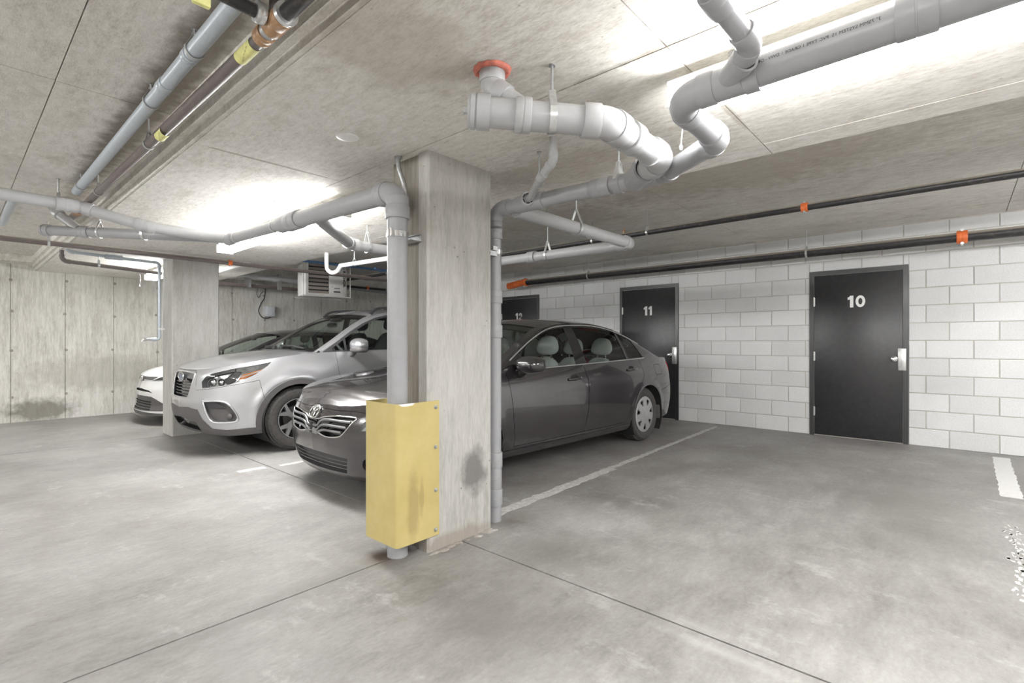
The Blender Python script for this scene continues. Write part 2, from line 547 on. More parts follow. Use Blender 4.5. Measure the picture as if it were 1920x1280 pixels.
for row in range(13):
    z0 = row * C + .002; z1 = min(z0 + C - J, Z_R - .012)
    if z1 - z0 < .03: continue
    y = YN - (BL / 2 if row % 2 else 0) + .17
    while y < YB:
        segs = [(y + J / 2, y + BL - J / 2)]; lintels = []
        if z0 < DH - .02:
            for a, b in DOORS:
                ns = []
                for s0, s1 in segs:
                    if s1 <= a or s0 >= b: ns.append((s0, s1))
                    else:
                        if s0 < a - .03: ns.append((s0, a - .002))
                        if s1 > b + .03: ns.append((b + .002, s1))
                        if z1 > DH + .04: lintels.append((max(s0, a), min(s1, b)))
                segs = ns
        for s0, s1, lo in [(p, q, z0) for p, q in segs] + [(p, q, DH + .004) for p, q in lintels]:
            if -1.0 < y < 6.9:
                o = bpy.data.objects.new('block', block_mesh(s1 - s0, z1 - lo))
                o.location = (XW + random.uniform(-.0025, .0015), s0, lo)
                link(o, wr); n_blocks += 1
            else:
                box(rest, (XW, s0, lo), (XW + .03, s1, z1))
        y += BL
o = mk('block_courses', rest, M['block'], wr); o['kind'] = 'stuff'

def door(n, y0, y1, num, hinge_far=True):
    t = thing('door_%d' % n, 'black steel storage door numbered %s in the block wall' % num, 'door', (XW, (y0 + y1) / 2, 0))
    t['kind'] = 'structure'
    fw, fx = .05, XW - .012
    bm = bmesh.new()
    outer = [(y0, 0), (y0, DH), (y1, DH), (y1, 0)]
    inner = [(y0 + fw, 0), (y0 + fw, DH - fw), (y1 - fw, DH - fw), (y1 - fw, 0)]
    prism(bm, [outer[0], outer[1], outer[2], outer[3], inner[3], inner[2], inner[1], inner[0]], fx, XW + .09, 0)
    mk('door_frame', bm, M['door_frame'], t)
    obox('backing', (XW + .085, y0, 0), (XW + .1, y1, DH), M['ink'], t)
    leaf = obox('door_leaf', (fx + .007, y0 + fw + .005, .012), (fx + .05, y1 - fw - .005, DH - fw - .005), M['door'], t, .002)
    yh = y1 - fw - .002                     # hinges on the far (left) side
    for z in (1.72, 1.02, .31):
        bm = bmesh.new()
        lathe(bm, [(-.06, .007), (.06, .007)], (fx - .004, yh, z), (0, 0, 1), 10)
        box(bm, (fx + .002, yh - .012, z - .055), (fx + .006, yh + .012, z + .055))
        mk('hinge', bm, M['steel'], t, 40)
    yl = y0 + fw                            # latch side, towards the right of the picture
    kz = 1.0
    bm = bmesh.new()
    lathe(bm, [(0, .034), (.006, .034), (.010, .015), (.030, .014), (.036, .026), (.052, .030), (.064, .024), (.068, .008)], (fx + .007, yl + .085, kz), (-1, 0, 0), 24)
    k = mk('door_knob', bm, M['chrome'], t, 40)
    bm = bmesh.new(); lathe(bm, [(0, .009), (.003, .008)], (fx - .061, yl + .085, kz), (-1, 0, 0), 12)
    mk('keyhole', bm, M['steel'], k, 40)
    bm = bmesh.new(); box(bm, (fx - .010, yl - .03, kz - .135), (fx + .004, yl + .048, kz + .125), .004)
    gp = mk('latch_guard', bm, M['steel'], t, 40)
    bm = bmesh.new(); box(bm, (fx - .014, yl - .012, kz - .09), (fx - .009, yl + .022, kz + .085), .002)
    mk('raised_rib', bm, M['zinc'], gp, 40)
    for z in (-.12, -.105, .10, .112):
        bm = bmesh.new(); lathe(bm, [(0, .006), (.004, .005)], (fx - .010, yl + .034, kz + z), (-1, 0, 0), 8)
        mk('screw', bm, M['chrome'], gp, 40)
    # stick-on numerals with a flagged one, cut from vinyl
    wd = {'1': .060, '0': .100, '2': .088}
    tot = sum(wd[ch] for ch in num) + .022 * (len(num) - 1); u = -tot / 2; hh = .146
    for ch in num:
        w = wd[ch]; polys = []
        if ch == '1': polys = [[(.024, 0), (w, 0), (w, hh), (.026, hh), (.018, hh - .014), (0, hh - .022), (0, hh - .052), (.024, hh - .046)]]
        elif ch == '2':
            o_ = [(0, hh * .66)] + [(w / 2 - w / 2 * math.cos(math.radians(q)), hh * .68 + hh * .32 * math.sin(math.radians(q))) for q in range(15, 181, 15)] + [(w, hh * .60), (w * .86, hh * .44), (w * .52, hh * .22), (w, hh * .22), (w, 0), (0, 0), (0, hh * .14), (w * .54, hh * .50), (w * .60, hh * .62)]
            i_ = [(w / 2 + w * .11 * math.cos(math.radians(q)), hh * .68 + hh * .13 * math.sin(math.radians(q))) for q in range(0, 181, 30)] + [(w * .38, hh * .62), (0, hh * .62)]
            polys = [o_ + i_]
        bm = bmesh.new()
        def P_(a, b_, k): return bm.verts.new((fx + .0065 - k * .0015, (y0 + y1) / 2 - (u + a), 1.705 - hh / 2 + b_))
        if ch == '0':
            n_ = 28; R_ = [[P_(w / 2 + w / 2 * s_ * math.cos(2 * math.pi * q / n_), hh / 2 + hh / 2 * v_ * math.sin(2 * math.pi * q / n_), k) for q in range(n_)] for s_, v_, k in ((1, 1, 0), (1, 1, 1), (.42, .55, 1), (.42, .55, 0))]
            for A_, B_ in zip(R_, R_[1:]): bridge(bm, A_, B_)
        for pl in polys:
            lo = [P_(a, b_, 0) for a, b_ in pl]; hi = [P_(a, b_, 1) for a, b_ in pl]
            bm.faces.new(hi); bridge(bm, lo, hi)
        bmesh.ops.triangulate(bm, faces=bm.faces[:])
        mk('numeral', bm, M['white_vinyl'], leaf)
        u += w + .022
    return t
door(1, *DOORS[0], '10'); door(2, *DOORS[1], '11'); door(3, *DOORS[2], '12')

# ------------------------------------------------------------------ columns
def column(name, x0, x1, y0, y1, recess, side_mat):
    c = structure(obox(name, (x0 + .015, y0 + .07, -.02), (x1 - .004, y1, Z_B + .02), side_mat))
    bm = bmesh.new()
    pr = [(x0 + .012, y0), (x1 - .012, y0), (x1, y0 + .012), (x1, y1 + .004), (x0 + .02, y1 + .004), (x0 + .02, y0 + .09), (x0, y0 + .085), (x0, y0 + .012)]
    if not recess:
        pr = [(x0 + .012, y0), (x1 - .012, y0), (x1, y0 + .012), (x1, y1 + .002), (x0, y1 + .002), (x0, y0 + .012)]
    prism(bm, pr, -.02, Z_B + .02, 2)
    mk('face', bm, M['column'], c)
    return c
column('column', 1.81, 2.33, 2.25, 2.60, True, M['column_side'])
column('column', 1.893, 2.44, 7.48, 7.88, False, M['column'])
column('column', 1.85, 2.37, -3.0, -2.6, False, M['column'])
# crumbled mortar skirt at the foot of the near column
bm = bmesh.new()
for i in range(26):
    x = random.uniform(1.72, 2.36); yy = 2.235 + random.uniform(-.03, .012); s = random.uniform(.006, .02)
    r = bmesh.ops.create_icosphere(bm, subdivisions=1, radius=s)
    for v in r['verts']:
        v.co = V((x + v.co.x * 1.8, yy + v.co.y, max(0.0, v.co.z * .5)))
o = mk('mortar_crumbs', bm, M['column']); o['kind'] = 'stuff'; tag(o, 'crumbled grey mortar along the foot of the near column', 'mortar crumbs')

# ------------------------------------------------------------------ painted bay lines
def line(label, pts, w, mat, ragged=.01):
    bm = bmesh.new(); L = []; R = []
    for (x0, y0), (x1, y1) in zip(pts, pts[1:]):
        n = max(4, int(math.hypot(x1 - x0, y1 - y0) / .06))
        for i in range(n + 1):
            t = i / n; j = random.uniform(-ragged, ragged); k = random.uniform(-ragged, ragged)
            L.append(bm.verts.new((x0 + (x1 - x0) * t, y0 + (y1 - y0) * t + w / 2 + j, .0012)))
            R.append(bm.verts.new((x0 + (x1 - x0) * t, y0 + (y1 - y0) * t - w / 2 + k, .0012)))
    for i in range(len(L) - 1): bm.faces.new((R[i], R[i + 1], L[i + 1], L[i]))
    r = bmesh.ops.extrude_face_region(bm, geom=bm.faces[:])
    for v in [g for g in r['geom'] if isinstance(g, bmesh.types.BMVert)]: v.co.z = .0002
    return tag(mk('bay_line', bm, mat), label, 'painted line')
line('long worn white line on the floor beside the dark sedan', [(2.50, 2.415), (4.2, 2.47)], .10, M['line'], .012)
line('narrow faded far end of the white line beside the dark sedan', [(4.2, 2.48), (7.3, 2.59)], .06, M['line'], .01)
line('short clean white bay line by the block wall, right of door 10', [(5.45, -.30), (7.28, -.32)], .13, M['line_clean'], .006)
# scraped remnant of the right-hand line: flakes
bm = bmesh.new()
for i in range(170):
    x = random.uniform(3.3, 4.6); y = -.25 + random.gauss(0, .022) ; 
    if random.random() < (x - 3.3) / 2.2: continue
    l = random.uniform(.006, .03); w = random.uniform(.003, .011); a = random.uniform(-.5, .2)
    c, s = math.cos(a), math.sin(a)
    q = [(-l, -w), (l, -w * .5), (l * .8, w), (-l * .7, w * .8)]
    lo = [bm.verts.new((x + u * c - v * s, y + u * s + v * c, .0002)) for u, v in q]
    hi = [bm.verts.new((x + u * c - v * s, y + u * s + v * c, .0014)) for u, v in q]
    bm.faces.new(hi); bridge(bm, lo, hi)
o = mk('paint_flakes', bm, M['line_clean']); o['kind'] = 'stuff'; tag(o, 'scraped white paint flakes left of a bay line, at the right edge', 'paint flakes')
line('short white dash on the floor in front of the dark sedan', [(1.78, 4.98), (2.02, 4.97)], .085, M['line_clean'], .006)
line('second fainter white dash under the nose of the dark sedan', [(2.14, 4.93), (2.45, 4.93)], .07, M['line'], .008)
# ------------------------------------------------------------------ pipework kit
R4, R3, R2 = .0572, .0445, .030

class Run:
    """one glued pipe run: an Empty with pipe, elbow, coupling, wye parts"""
    def __init__(s, name, label, cat, loc, mat, group=None):
        s.t = thing(name, label, cat, loc, group); s.mat = mat
    def pipe(s, pts, r, rb=None, hub=True, start=0, end=0, elbow='elbow', mat=None, seg=24):
        """straight pieces and bends along pts"""
        mat = mat or s.mat
        pts = [V(p) for p in pts]; rb = rb or r * 1.9
        cur = pts[0]; hl = r * 1.15 if hub else 0
        for i in range(1, len(pts)):
            last = i == len(pts) - 1
            u = (pts[i] - pts[i - 1]).normalized()
            if last:
                e = pts[i]
            else:
                v = (pts[i + 1] - pts[i]).normalized()
                th = u.angle(v); T = rb * math.tan(th / 2)
                e = pts[i] - u * T
            if (e - cur).length > .004:
                bm = bmesh.new(); sweep(bm, [cur, e], r, seg)
                mk('pipe', bm, mat, s.t, 40)
            if last: break
            # the bend
            n = u.cross(v)
            if n.length < 1e-6: cur = pts[i]; continue
            n.normalize(); side = n.cross(u).normalized()
            c = e + side * rb
            arc = []
            k = max(4, int(th / math.radians(11)))
            for j in range(k + 1):
                a = th * j / k
                arc.append(c - side * (rb * math.cos(a)) + u * (rb * math.sin(a)))
            bm = bmesh.new()
            sweep(bm, arc, r * (1.09 if hub else 1.0), seg)
            if hub:
                q = arc[-1]
                lathe(bm, [(-.004, r * 1.16), (0, r * 1.19), (hl - .004, r * 1.19), (hl, r * 1.16), (hl, r * .98)], e, -u, seg)
                lathe(bm, [(-.004, r * 1.16), (0, r * 1.19), (hl - .004, r * 1.19), (hl, r * 1.16), (hl, r * .98)], q, v, seg)
            mk(elbow, bm, mat, s.t, 40)
            cur = arc[-1]
    def coupling(s, p, d, r, l=None, name='coupling', mat=None, k=1.19):
        l = l or r * 2.4; d = V(d).normalized(); p = V(p)
        bm = bmesh.new()
        lathe(bm, [(-l / 2, r * .98), (-l / 2, r * (k - .03)), (-l / 2 + .004, r * k), (-.003, r * k), (-.002, r * (k - .025)), (.002, r * (k - .025)), (.003, r * k), (l / 2 - .004, r * k), (l / 2, r * (k - .03)), (l / 2, r * .98)], p, d, 24, False)
        return mk(name, bm, mat or s.mat, s.t, 40)
    def wye(s, p, d, r, bd, br, blen, back=None, fwd=None):
        """wye fitting: body along d at p, branch towards bd"""
        d = V(d).normalized(); bd = V(bd).normalized(); p = V(p)
        back = back or r * 2.2; fwd = fwd or r * 2.6
        bm = bmesh.new()
        lathe(bm, [(-back, r * .98), (-back, r * 1.19), (-back + r * .95, r * 1.19), (-back + r, r * 1.1), (fwd - r, r * 1.1), (fwd - r * .95, r * 1.19), (fwd, r * 1.19), (fwd, r * .98)], p, d, 24, False)
        lathe(bm, [(0, br * 1.1), (blen - br * .95, br * 1.1), (blen - br * .9, br * 1.2), (blen, br * 1.2), (blen, br * .98)], p, bd, 24, False)
        return mk('wye', bm, s.mat, s.t, 40)
    def cap(s, p, d, r):
        d = V(d).normalized(); p = V(p)
        bm = bmesh.new()
        lathe(bm, [(-r * 1.5, r * .98), (-r * 1.5, r * 1.19), (-r * .62, r * 1.19), (-r * .58, r * 1.10), (-r * .52, r * 1.10), (-r * .48, r * 1.2), (-.012, r * 1.2), (-.010, r * 1.12), (-.006, r * 1.14), (0, r * 1.12), (.001, .003)], p, d, 28, False)
        c = mk('end_cap', bm, s.mat, s.t, 40)
        x, y = frame_for(d)
        bm = bmesh.new(); vs = box(bm, (-.011, -.011, 0), (.011, .011, .018), .002)
        for v in bm.verts: v.co = p + x * v.co.x + y * v.co.y + d * v.co.z
        mk('plug_nut', bm, M['galv'], c)

def hanger(p, d, r, ztop, mat='zinc', w=.022, yoke=.085, label=None, rodmat='galv'):
    """clevis hanger: threaded rod from the slab, inverted-V yoke and a band under the pipe"""
    p = V(p); d = V(d); d.z = 0; d.normalize()
    t = thing('pipe_hanger', label, 'pipe hanger', (p.x, p.y, ztop))
    lat = V((0, 0, 1)).cross(d)
    rr = r * 1.0 + .0035
    top = p + V((0, 0, r + yoke))
    pts = [top + lat * -.006, p - lat * rr + V((0, 0, r * .35))]
    for k in range(13):
        a = math.pi * k / 12
        pts.append(p - lat * (rr * math.cos(a)) - V((0, 0, rr * math.sin(a))))
    pts += [p + lat * rr + V((0, 0, r * .35)), top + lat * .006]
    bm = bmesh.new(); ribbon(bm, pts, d, w, .0035, False)
    mk('strap', bm, M[mat], t, 30)
    if ztop - top.z > .005:
        bm = bmesh.new(); sweep(bm, [top - V((0, 0, .012)), V((p.x, p.y, ztop))], .0055, 8)
        mk('threaded_rod', bm, M[rodmat], t, 60)
    bm = bmesh.new(); lathe(bm, [(-.008, .011), (.004, .011), (.006, .007)], top, (0, 0, 1), 6)
    mk('nut', bm, M[rodmat], t)
    bm = bmesh.new(); lathe(bm, [(0, .014), (.006, .012)], (p.x, p.y, ztop - .006), (0, 0, 1), 12)
    mk('anchor', bm, M[rodmat], t)
    return t

def rod_hook(p, d, r, ztop, label, mat='zinc'):
    """adjustable ring hanger for a steel pipe"""
    p = V(p); d = V(d).normalized(); lat = V((0, 0, 1)).cross(d).normalized()
    t = thing('pipe_hanger', label, 'pipe hanger', (p.x, p.y, ztop))
    rr = r + .003; z = V((0, 0, 1))
    pts = [p - lat * (rr * math.sin(a)) - z * (rr * math.cos(a)) for a in [math.radians(k) for k in range(-150, 151, 15)]]
    pts = [p + z * (rr + .035) + lat * .005] + pts + [p + z * (rr + .035) - lat * .005]
    bm = bmesh.new(); ribbon(bm, pts, d, .022, .003)
    mk('strap', bm, M[mat], t, 30)
    bm = bmesh.new(); sweep(bm, [p + z * (rr + .028), V((p.x, p.y, ztop))], .005, 8)
    mk('threaded_rod', bm, M['zinc'], t, 60)
    bm = bmesh.new(); lathe(bm, [(0, .010), (.012, .010)], p + z * (rr + .03), z, 6)
    mk('nut', bm, M['galv'], t)

def bend_text(name, txt, size, p, d, r, ang, mat, parent, flip=False):
    """print running along the pipe axis on its surface, ang = angle round the pipe"""
    p = V(p); d = V(d).normalized(); x, y = frame_for(d)
    def f(u, v, w):
        if flip: u, v = -u, -v
        a = ang + v / r
        return p + d * u + (x * math.cos(a) + y * math.sin(a)) * (r + .0008)
    return put_text(name, txt, size, f, mat, parent)

# ------------------------------------------------------------------ right-hand drain: riser, main, doglegs, long pipe
AX, BYR = 2.445, 2.335
a = Run('drain_pipe', 'grey drain pipe rising at the column corner and running on to the top right edge', 'pipe', (AX, BYR, 0), M['pvc'])
zm0, zm1 = 2.085, 2.062
a.pipe([(AX, BYR, 0.0), (AX, BYR, zm0), (AX, 1.13, zm1), (2.035, .715, 1.998), (1.632, .715, 2.01), (1.632, -1.6, 2.045)], R3)
for z in (1.93, 1.50, 1.27): a.coupling((AX, BYR, z), (0, 0, 1), R3, .085)
a.coupling((AX, BYR, .41), (0, 0, 1), R3, .10); a.coupling((AX, BYR, .16), (0, 0, 1), R3, .11)
a.coupling((AX, BYR, .29), (0, 0, 1), R3, .17, k=1.08)
a.coupling((AX, 1.50, 2.068), (0, 1, 0), R3, .12)
a.coupling((AX, 2.02, 2.079), (0, 1, 0), R3, .22, 'tee', k=1.16)
a.wye((AX, 1.30, 2.064), (0, 1, 0), R3, (-.70, -.714, 0), R4 * .98, .19)
a.wye((1.632, .555, 2.012), (0, -1, 0), R3, (-.70, -.714, .08), R2 * 1.1, .125, back=.075, fwd=.105)
a.coupling((1.632, .08, 2.024), (0, 1, 0), R3, .085)
# clamp at the top of the riser
bm = bmesh.new(); ribbon(bm, [V((AX, BYR, 1.80)) + V((math.cos(q) * (R3 + .003), math.sin(q) * (R3 + .003), 0)) for q in [2 * math.pi * i / 24 for i in range(24)]], (0, 0, 1), .03, .004, True)
mk('pipe_clamp', bm, M['zinc'], a.t, 30)
bm = bmesh.new(); box(bm, (2.325, BYR - .055, 1.765), (2.41, BYR - .02, 1.795)); box(bm, (2.36, BYR - .07, 1.80), (2.40, BYR - .045, 1.825))
mk('clamp_bracket', bm, M['galv'], a.t)
bend_text('print', '3" 75MM SYSTEM 15  PVC TYPE 1 GRADE 1 DWV - ORE', .0125, (1.632, .30, 2.021), (0, -1, .014), R3, math.radians(178), M['ink'], a.t, True)

# capped four-inch branch
b4 = Run('capped_pipe', 'fat pale grey capped drain branch hanging below the ceiling, right of the column', 'pipe', (1.586, 1.20, 2.29), M['pvc_light'])
e0 = V((1.352, 1.434, 2.10)); e1 = V((1.7435, 1.0425, 2.068)); e2 = V((2.225, 1.045, 2.058)); e3 = V((2.33, 1.19, 2.062))
b4.pipe([e0, e1, e2, V((2.40, 1.25, 2.062))], R4, rb=R4 * 1.6)
dd = (e1 - e0).normalized()
b4.coupling(e0 + dd * .215, dd, R4, .062)
b4.coupling(e1 + V((.19, 0, -.004)), (1, 0, 0), R4, .07)
b4.cap(e0, -dd, R4)
# swept stub up to the sleeve in the slab
top = V((1.455, 1.403, 2.289))
st = e0 + dd * .235
b4.pipe([top, V((1.455, 1.403, 2.215)), st + V((0, 0, .01))], R3 * .98, rb=.055, elbow='elbow')
bend_text('print', 'PVC DWV 4 IN  B 181.2  CSA', .018, e0 + dd * .36, dd, R4, math.radians(-28), M['ink'], b4.t, False)
bm = bmesh.new(); rs = lathe(bm, [(0, .078), (-.006, .074), (-.012, .064), (-.010, .052)], (1.455, 1.403, 2.2895), (0, 0, 1), 28, False)
for r_ in rs:
    for v in r_: v.co += V((random.uniform(-.004, .004), random.uniform(-.004, .004), random.uniform(-.003, .001)))
tag(mk('firestop_collar', bm, M['firestop'], None, 50), 'ragged red firestop ring where the branch pipe enters the ceiling', 'firestop')
hanger(e0 + dd * .33, dd, R4, 2.29, yoke=.05, w=.028, label='bright clevis hanger on the fat capped branch pipe')
hanger((AX, 1.395, 2.066), (0, 1, 0), R3, 2.29, yoke=.075, label='white clevis hanger beside the wye right of the column')

# two-inch feed that joins the long pipe, top right
f2 = Run('feed_pipe', 'grey feed pipe coming from the top edge down to the long pipe', 'pipe', (.95, .532, 2.288), M['pvc'])
f2.pipe([(.95, .532, 2.288), (.95, .532, 2.195), (1.33, .472, 2.083), (1.50, .438, 2.034), (1.56, .482, 2.022)], R2, rb=.045)

# small vent pipe with two eighth bends
v1 = Run('vent_pipe', 'thin pale grey vent pipe with two small elbows, joining the drain right of the column', 'pipe', (2.16, 1.80, 2.29), M['pvc_light'])
r15 = .0225
v1.pipe([(2.15, 1.62, 2.30), (2.15, 1.62, 2.165), (2.19, 1.74, 2.11), (AX - .035, 2.00, 2.085)], r15, rb=.035)
bm = bmesh.new(); lathe(bm, [(-.02, .043), (.018, .043), (.022, .040), (.022, .034), (.010, .034), (.010, r15)], (AX - .052, 2.0, 2.083), V((-.8, -.75, .05)), 24)
hub = mk('bushing', bm, M['pvc_light'], v1.t, 40)
for q in range(6):
    dirv = V((-.8, -.75, .05)).normalized(); x, y = frame_for(dirv)
    bm = bmesh.new(); ribbon(bm, [V((AX - .052, 2.0, 2.083)) + dirv * .0225 + (x * math.cos(a_) + y * math.sin(a_)) * .030 for a_ in [q * math.pi / 3 + .15 + k * .12 for k in range(7)]], dirv, .002, .008)
    mk('dark_slot', bm, M['ink'], hub)
hanger((2.255, 1.80, 2.105), (.72, .69, 0), r15, 2.29, yoke=.03, w=.014, label='thin rod hanger on the small vent pipe')

# four-inch cross run towards the block wall, then deeper into the garage
s1 = Run('drain_pipe', 'grey drain pipe from the riser across the bay, turning deeper above the dark sedan', 'pipe', (3.8, 2.15, 2.05), M['pvc_light'])
s1.pipe([(AX + .02, 2.16, 2.055), (3.95, 2.125, 2.05), (3.96, 4.12, 2.075), (2.42, 4.12, 2.085), (1.72, 3.36, 2.078)], .047, rb=.075)
s1.coupling((3.955, 3.25, 2.064), (0, 1, 0), .05, .1)
hanger((3.13, 2.143, 2.052), (1, 0, 0), .05, 2.29, label='clevis hanger on the cross pipe right of the column')
hanger((3.955, 3.05, 2.061), (0, 1, 0), .05, 2.59, label='clevis hanger on the far leg of the cross pipe')
hanger((2.60, 4.12, 2.084), (1, 0, 0), .05, 2.29, label='clevis hanger left of the near riser, on the lower branch')

# ------------------------------------------------------------------ left-hand drain: riser in the guard, long run to the left
LX, LY = 1.684, 2.364
l = Run('drain_pipe', 'grey drain pipe rising from the yellow guard, then running left under the ceiling', 'pipe', (LX, LY, 0), M['pvc'])
zl0, zl1 = 2.05, 2.125
l.pipe([(LX, LY, 0), (LX, LY, zl0), (LX, 3.66, 2.085)], R4, rb=R4 * 1.7)
l.coupling((LX, LY, 1.965), (0, 0, 1), R4, .10, k=1.1)
l.coupling((LX, 3.62, 2.084), (0, 1, 0), R4, .17)
l.coupling((LX, 3.78, 2.088), (0, 1, 0), R4 * .9, .14, 'wye')
l.pipe([(LX, 3.66, 2.085), (LX, 4.96, 2.125)], R3)
l.coupling((LX, 4.86, 2.122), (0, 1, 0), R3, .16)
bm = bmesh.new()
ribbon(bm, [V((LX, LY, 1.80)) + V((math.cos(q) * (R4 + .003), math.sin(q) * (R4 + .003), 0)) for q in [2 * math.pi * i / 28 for i in range(28)]], (0, 0, 1), .032, .004, True)
for q in (-.012, .012):
    lathe(bm, [(-.02, .008), (.02, .008)], (LX - R4 - .018, LY - .035 + q, 1.80), (0, 0, 1), 8)
mk('pipe_clamp', bm, M['chrome'], l.t, 30)
bm = bmesh.new()
prism(bm, [(LX + .055, 1.775), (1.81, 1.775), (1.81, 1.815), (LX + .10, 1.815), (LX + .10, 1.811), (1.806, 1.811), (1.806, 1.779), (LX + .055, 1.779)], LY - .06, LY + .12, 1)
mk('strut_channel', bm, M['galv'], l.t)
hanger((LX, 3.95, 2.092), (0, 1, 0), R3, 2.29, w=.014, label='clevis hanger on the left run, next to its wye')
hanger((LX, 4.72, 2.117), (0, 1, 0), R3, 2.29, w=.014, label='clevis hanger on the left run, near the end of the lit strip light')

# far-left tail of the same system
m3 = Run('drain_pipe', 'grey drain pipe entering at the left edge and stepping down below the ceiling band', 'pipe', (.6, 5.2, 2.26), M['pvc_light'])
m3.pipe([(-2.2, 5.19, 2.32), (.70, 5.19, 2.265), (1.085, 5.03, 2.155), (1.66, 4.93, 2.127)], R3, rb=.09)
m3.coupling((.60, 5.19, 2.268), (1, 0, 0), R3, .10)
hanger((.565, 5.19, 2.268), (1, 0, 0), R3, Z_L, mat='galv', w=.02, yoke=.04, label='rod hanger on the drain pipe at the far left')
m4 = Run('drain_pipe', 'capped lower grey drain pipe with an elbow stub up to the ceiling, far left', 'pipe', (.6, 6.2, 2.18), M['pvc'])
q0, q1 = V((.555, 6.03, 2.185)), V((1.62, 4.965, 2.135))
dq = (q1 - q0).normalized()
m4.pipe([q0, q1], R3)
m4.cap(q0, -dq, R3 * .98)
m4.pipe([V((.63, 6.03, 2.462)), V((.63, 6.03, 2.37)), q0 + dq * .30 + V((0, 0, .02))], R3 * .85, rb=.07, mat=M['pvc_light'])
m4.coupling(q0 + dq * .36, dq, R3, .07)
hanger(q0 + dq * .48, dq, R3, 2.46, w=.014, yoke=.05, label='upper clevis hanger on the capped pipe, far left')
hanger(q0 + dq * .86, dq, R3, 2.29, w=.02, yoke=.04, label='second clevis hanger on the capped pipe, under the band')

# ------------------------------------------------------------------ steel conduits and black iron along the band edge
g1 = Run('conduit', 'blue-grey steel conduit running along the ceiling at upper left', 'conduit', (.66, 2.4, 2.37), M['blue_steel'])
g1.pipe([(.655, -1.0, 2.37), (.665, 5.14, 2.37)], .030)
for y in (1.22, 2.36, 2.72): g1.coupling((.66, y, 2.37), (0, 1, 0), .030, .05 if y != 2.72 else .09, k=1.09)
for y, w_ in ((2.30, 'nearer'), (2.95, 'middle'), (4.9, 'farthest')):
    hanger((.66, y, 2.37), (0, 1, 0), .030, Z_L, mat='galv', w=.016, yoke=.035, label='small hanger on the blue-grey conduit, the %s one' % w_)
g2 = Run('conduit', 'short piece of blue-grey conduit beyond the drain at the far left', 'conduit', (.37, 6, 2.37), M['blue_steel'])
g2.pipe([(.36, 5.85, 2.38), (.36, 7.1, 2.38)], .028)
br = Run('iron_pipe', 'brown iron pipe with yellow tags beside the stepped ceiling edge', 'pipe', (.755, 2, 2.298), M['brown_pipe'])
PZ = 2.298
br.pipe([(.755, 1.90, PZ), (.755, 6.4, PZ + .05)], .0245)
br.coupling((.755, 1.865, PZ), (0, 1, 0), .0245, .05, 'rusted_collar', M['rust'], 1.4)
br.pipe([(.755, 1.85, PZ), (.755, 1.78, PZ)], .029, mat=M['galv'])
br.coupling((.755, 1.755, PZ), (0, 1, 0), .0245, .10, 'rusted_tee', M['rust'], 1.5)
br.pipe([(.755, 1.71, PZ), (.755, -1.0, PZ)], .026, mat=M['black_pipe'])
br.pipe([(.73, 1.765, PZ + .01), (.20, 1.765, PZ + .02), (-.9, 1.765, PZ + .03)], .023, mat=M['black_pipe'])
br.coupling((.70, 1.765, PZ + .01), (1, 0, 0), .023, .03, 'rusted_collar', M['zinc'], 1.5)
br.coupling((.755, 1.69, PZ), (0, 1, 0), .0245, .018, 'pale_ring', M['zinc'], 1.62)
br.pipe([(.755, 1.755, PZ + .01), (.755, 1.755, 2.458)], .027, mat=M['brown_pipe'])
br.coupling((.755, 5.75, PZ + .043), (0, 1, 0), .0245, .12, 'rusted_collar', M['rust'], 1.5)
def tag_on(y0, y1, r):
    bm = bmesh.new(); A = []; B = []
    for k in range(10):
        q = math.radians(165 + 17 * k)
        for L_, yy in ((A, y0), (B, y1)):
            L_.append(bm.verts.new((.755 + math.cos(q) * r, yy, PZ + math.sin(q) * r)))
    for k in range(9): bm.faces.new((A[k], A[k + 1], B[k + 1], B[k]))
    y_ = mk('yellow_label', bm, M['yellow_tag'], br.t, 60)
    for n_ in range(5):
        bm = bmesh.new(); q0 = math.radians(205 + n_ * 12); yy = y0 + (y1 - y0) * (.15 + .14 * n_)
        ribbon(bm, [V((.755 + math.cos(q0 + k * .06) * (r + .001), yy + k * .004, PZ + math.sin(q0 + k * .06) * (r + .001))) for k in range(4)], (0, 1, 0), .0025, .0006)
        mk('pen_mark', bm, M['ink'], y_)
tag_on(1.94, 2.08, .0262); tag_on(3.09, 3.20, .0262)
obox('hanging_tag', (.50, 1.755, 2.245), (.55, 1.775, 2.315), M['yellow_tag'], br.t, .004)
for y, w_ in ((3.42, 'nearer'), (4.85, 'farther')):
    rod_hook((.755, y, PZ + (y - 1.9) * .0111), (0, 1, 0), .0245, Z_L, 'galvanised strap hanger on the brown iron pipe, the %s one' % w_, 'galv')

# ------------------------------------------------------------------ sprinkler mains
def steel_main(name, label, pts, r, mat, coups=()):
    s = Run(name, label, 'pipe', pts[0], mat)
    s.pipe(pts, r, hub=False, rb=r * 2.4)
    for p, d in coups:
        c = s.coupling(p, d, r, r * 1.7, 'grooved_coupling', M['orange'], 1.32)
        lat = V((0, 0, 1)).cross(V(d)).normalized()
        for k in (-1, 1):
            bm = bmesh.new(); lathe(bm, [(-r * .9, r * .28), (r * .9, r * .28)], V(p) + V((0, 0, k * r * 1.35)), lat, 8)
            mk('bolt', bm, M['zinc'], c)
    return s
w1 = steel_main('sprinkler_pipe', 'thick black sprinkler main along the block wall above the doors', [(7.10, -4.5, 2.305), (7.10, 6.02, 2.305)], .052, M['black_pipe'],
                [((7.10, -.02, 2.305), (0, 1, 0)), ((7.10, 6.0, 2.305), (0, 1, 0))])
bm = bmesh.new(); sweep(bm, curve_pts([(7.10, 6.02, 2.305), (7.10, 6.14, 2.30), (7.04, 6.24, 2.27), (6.93, 6.26, 2.24)], 4), .06, 16)
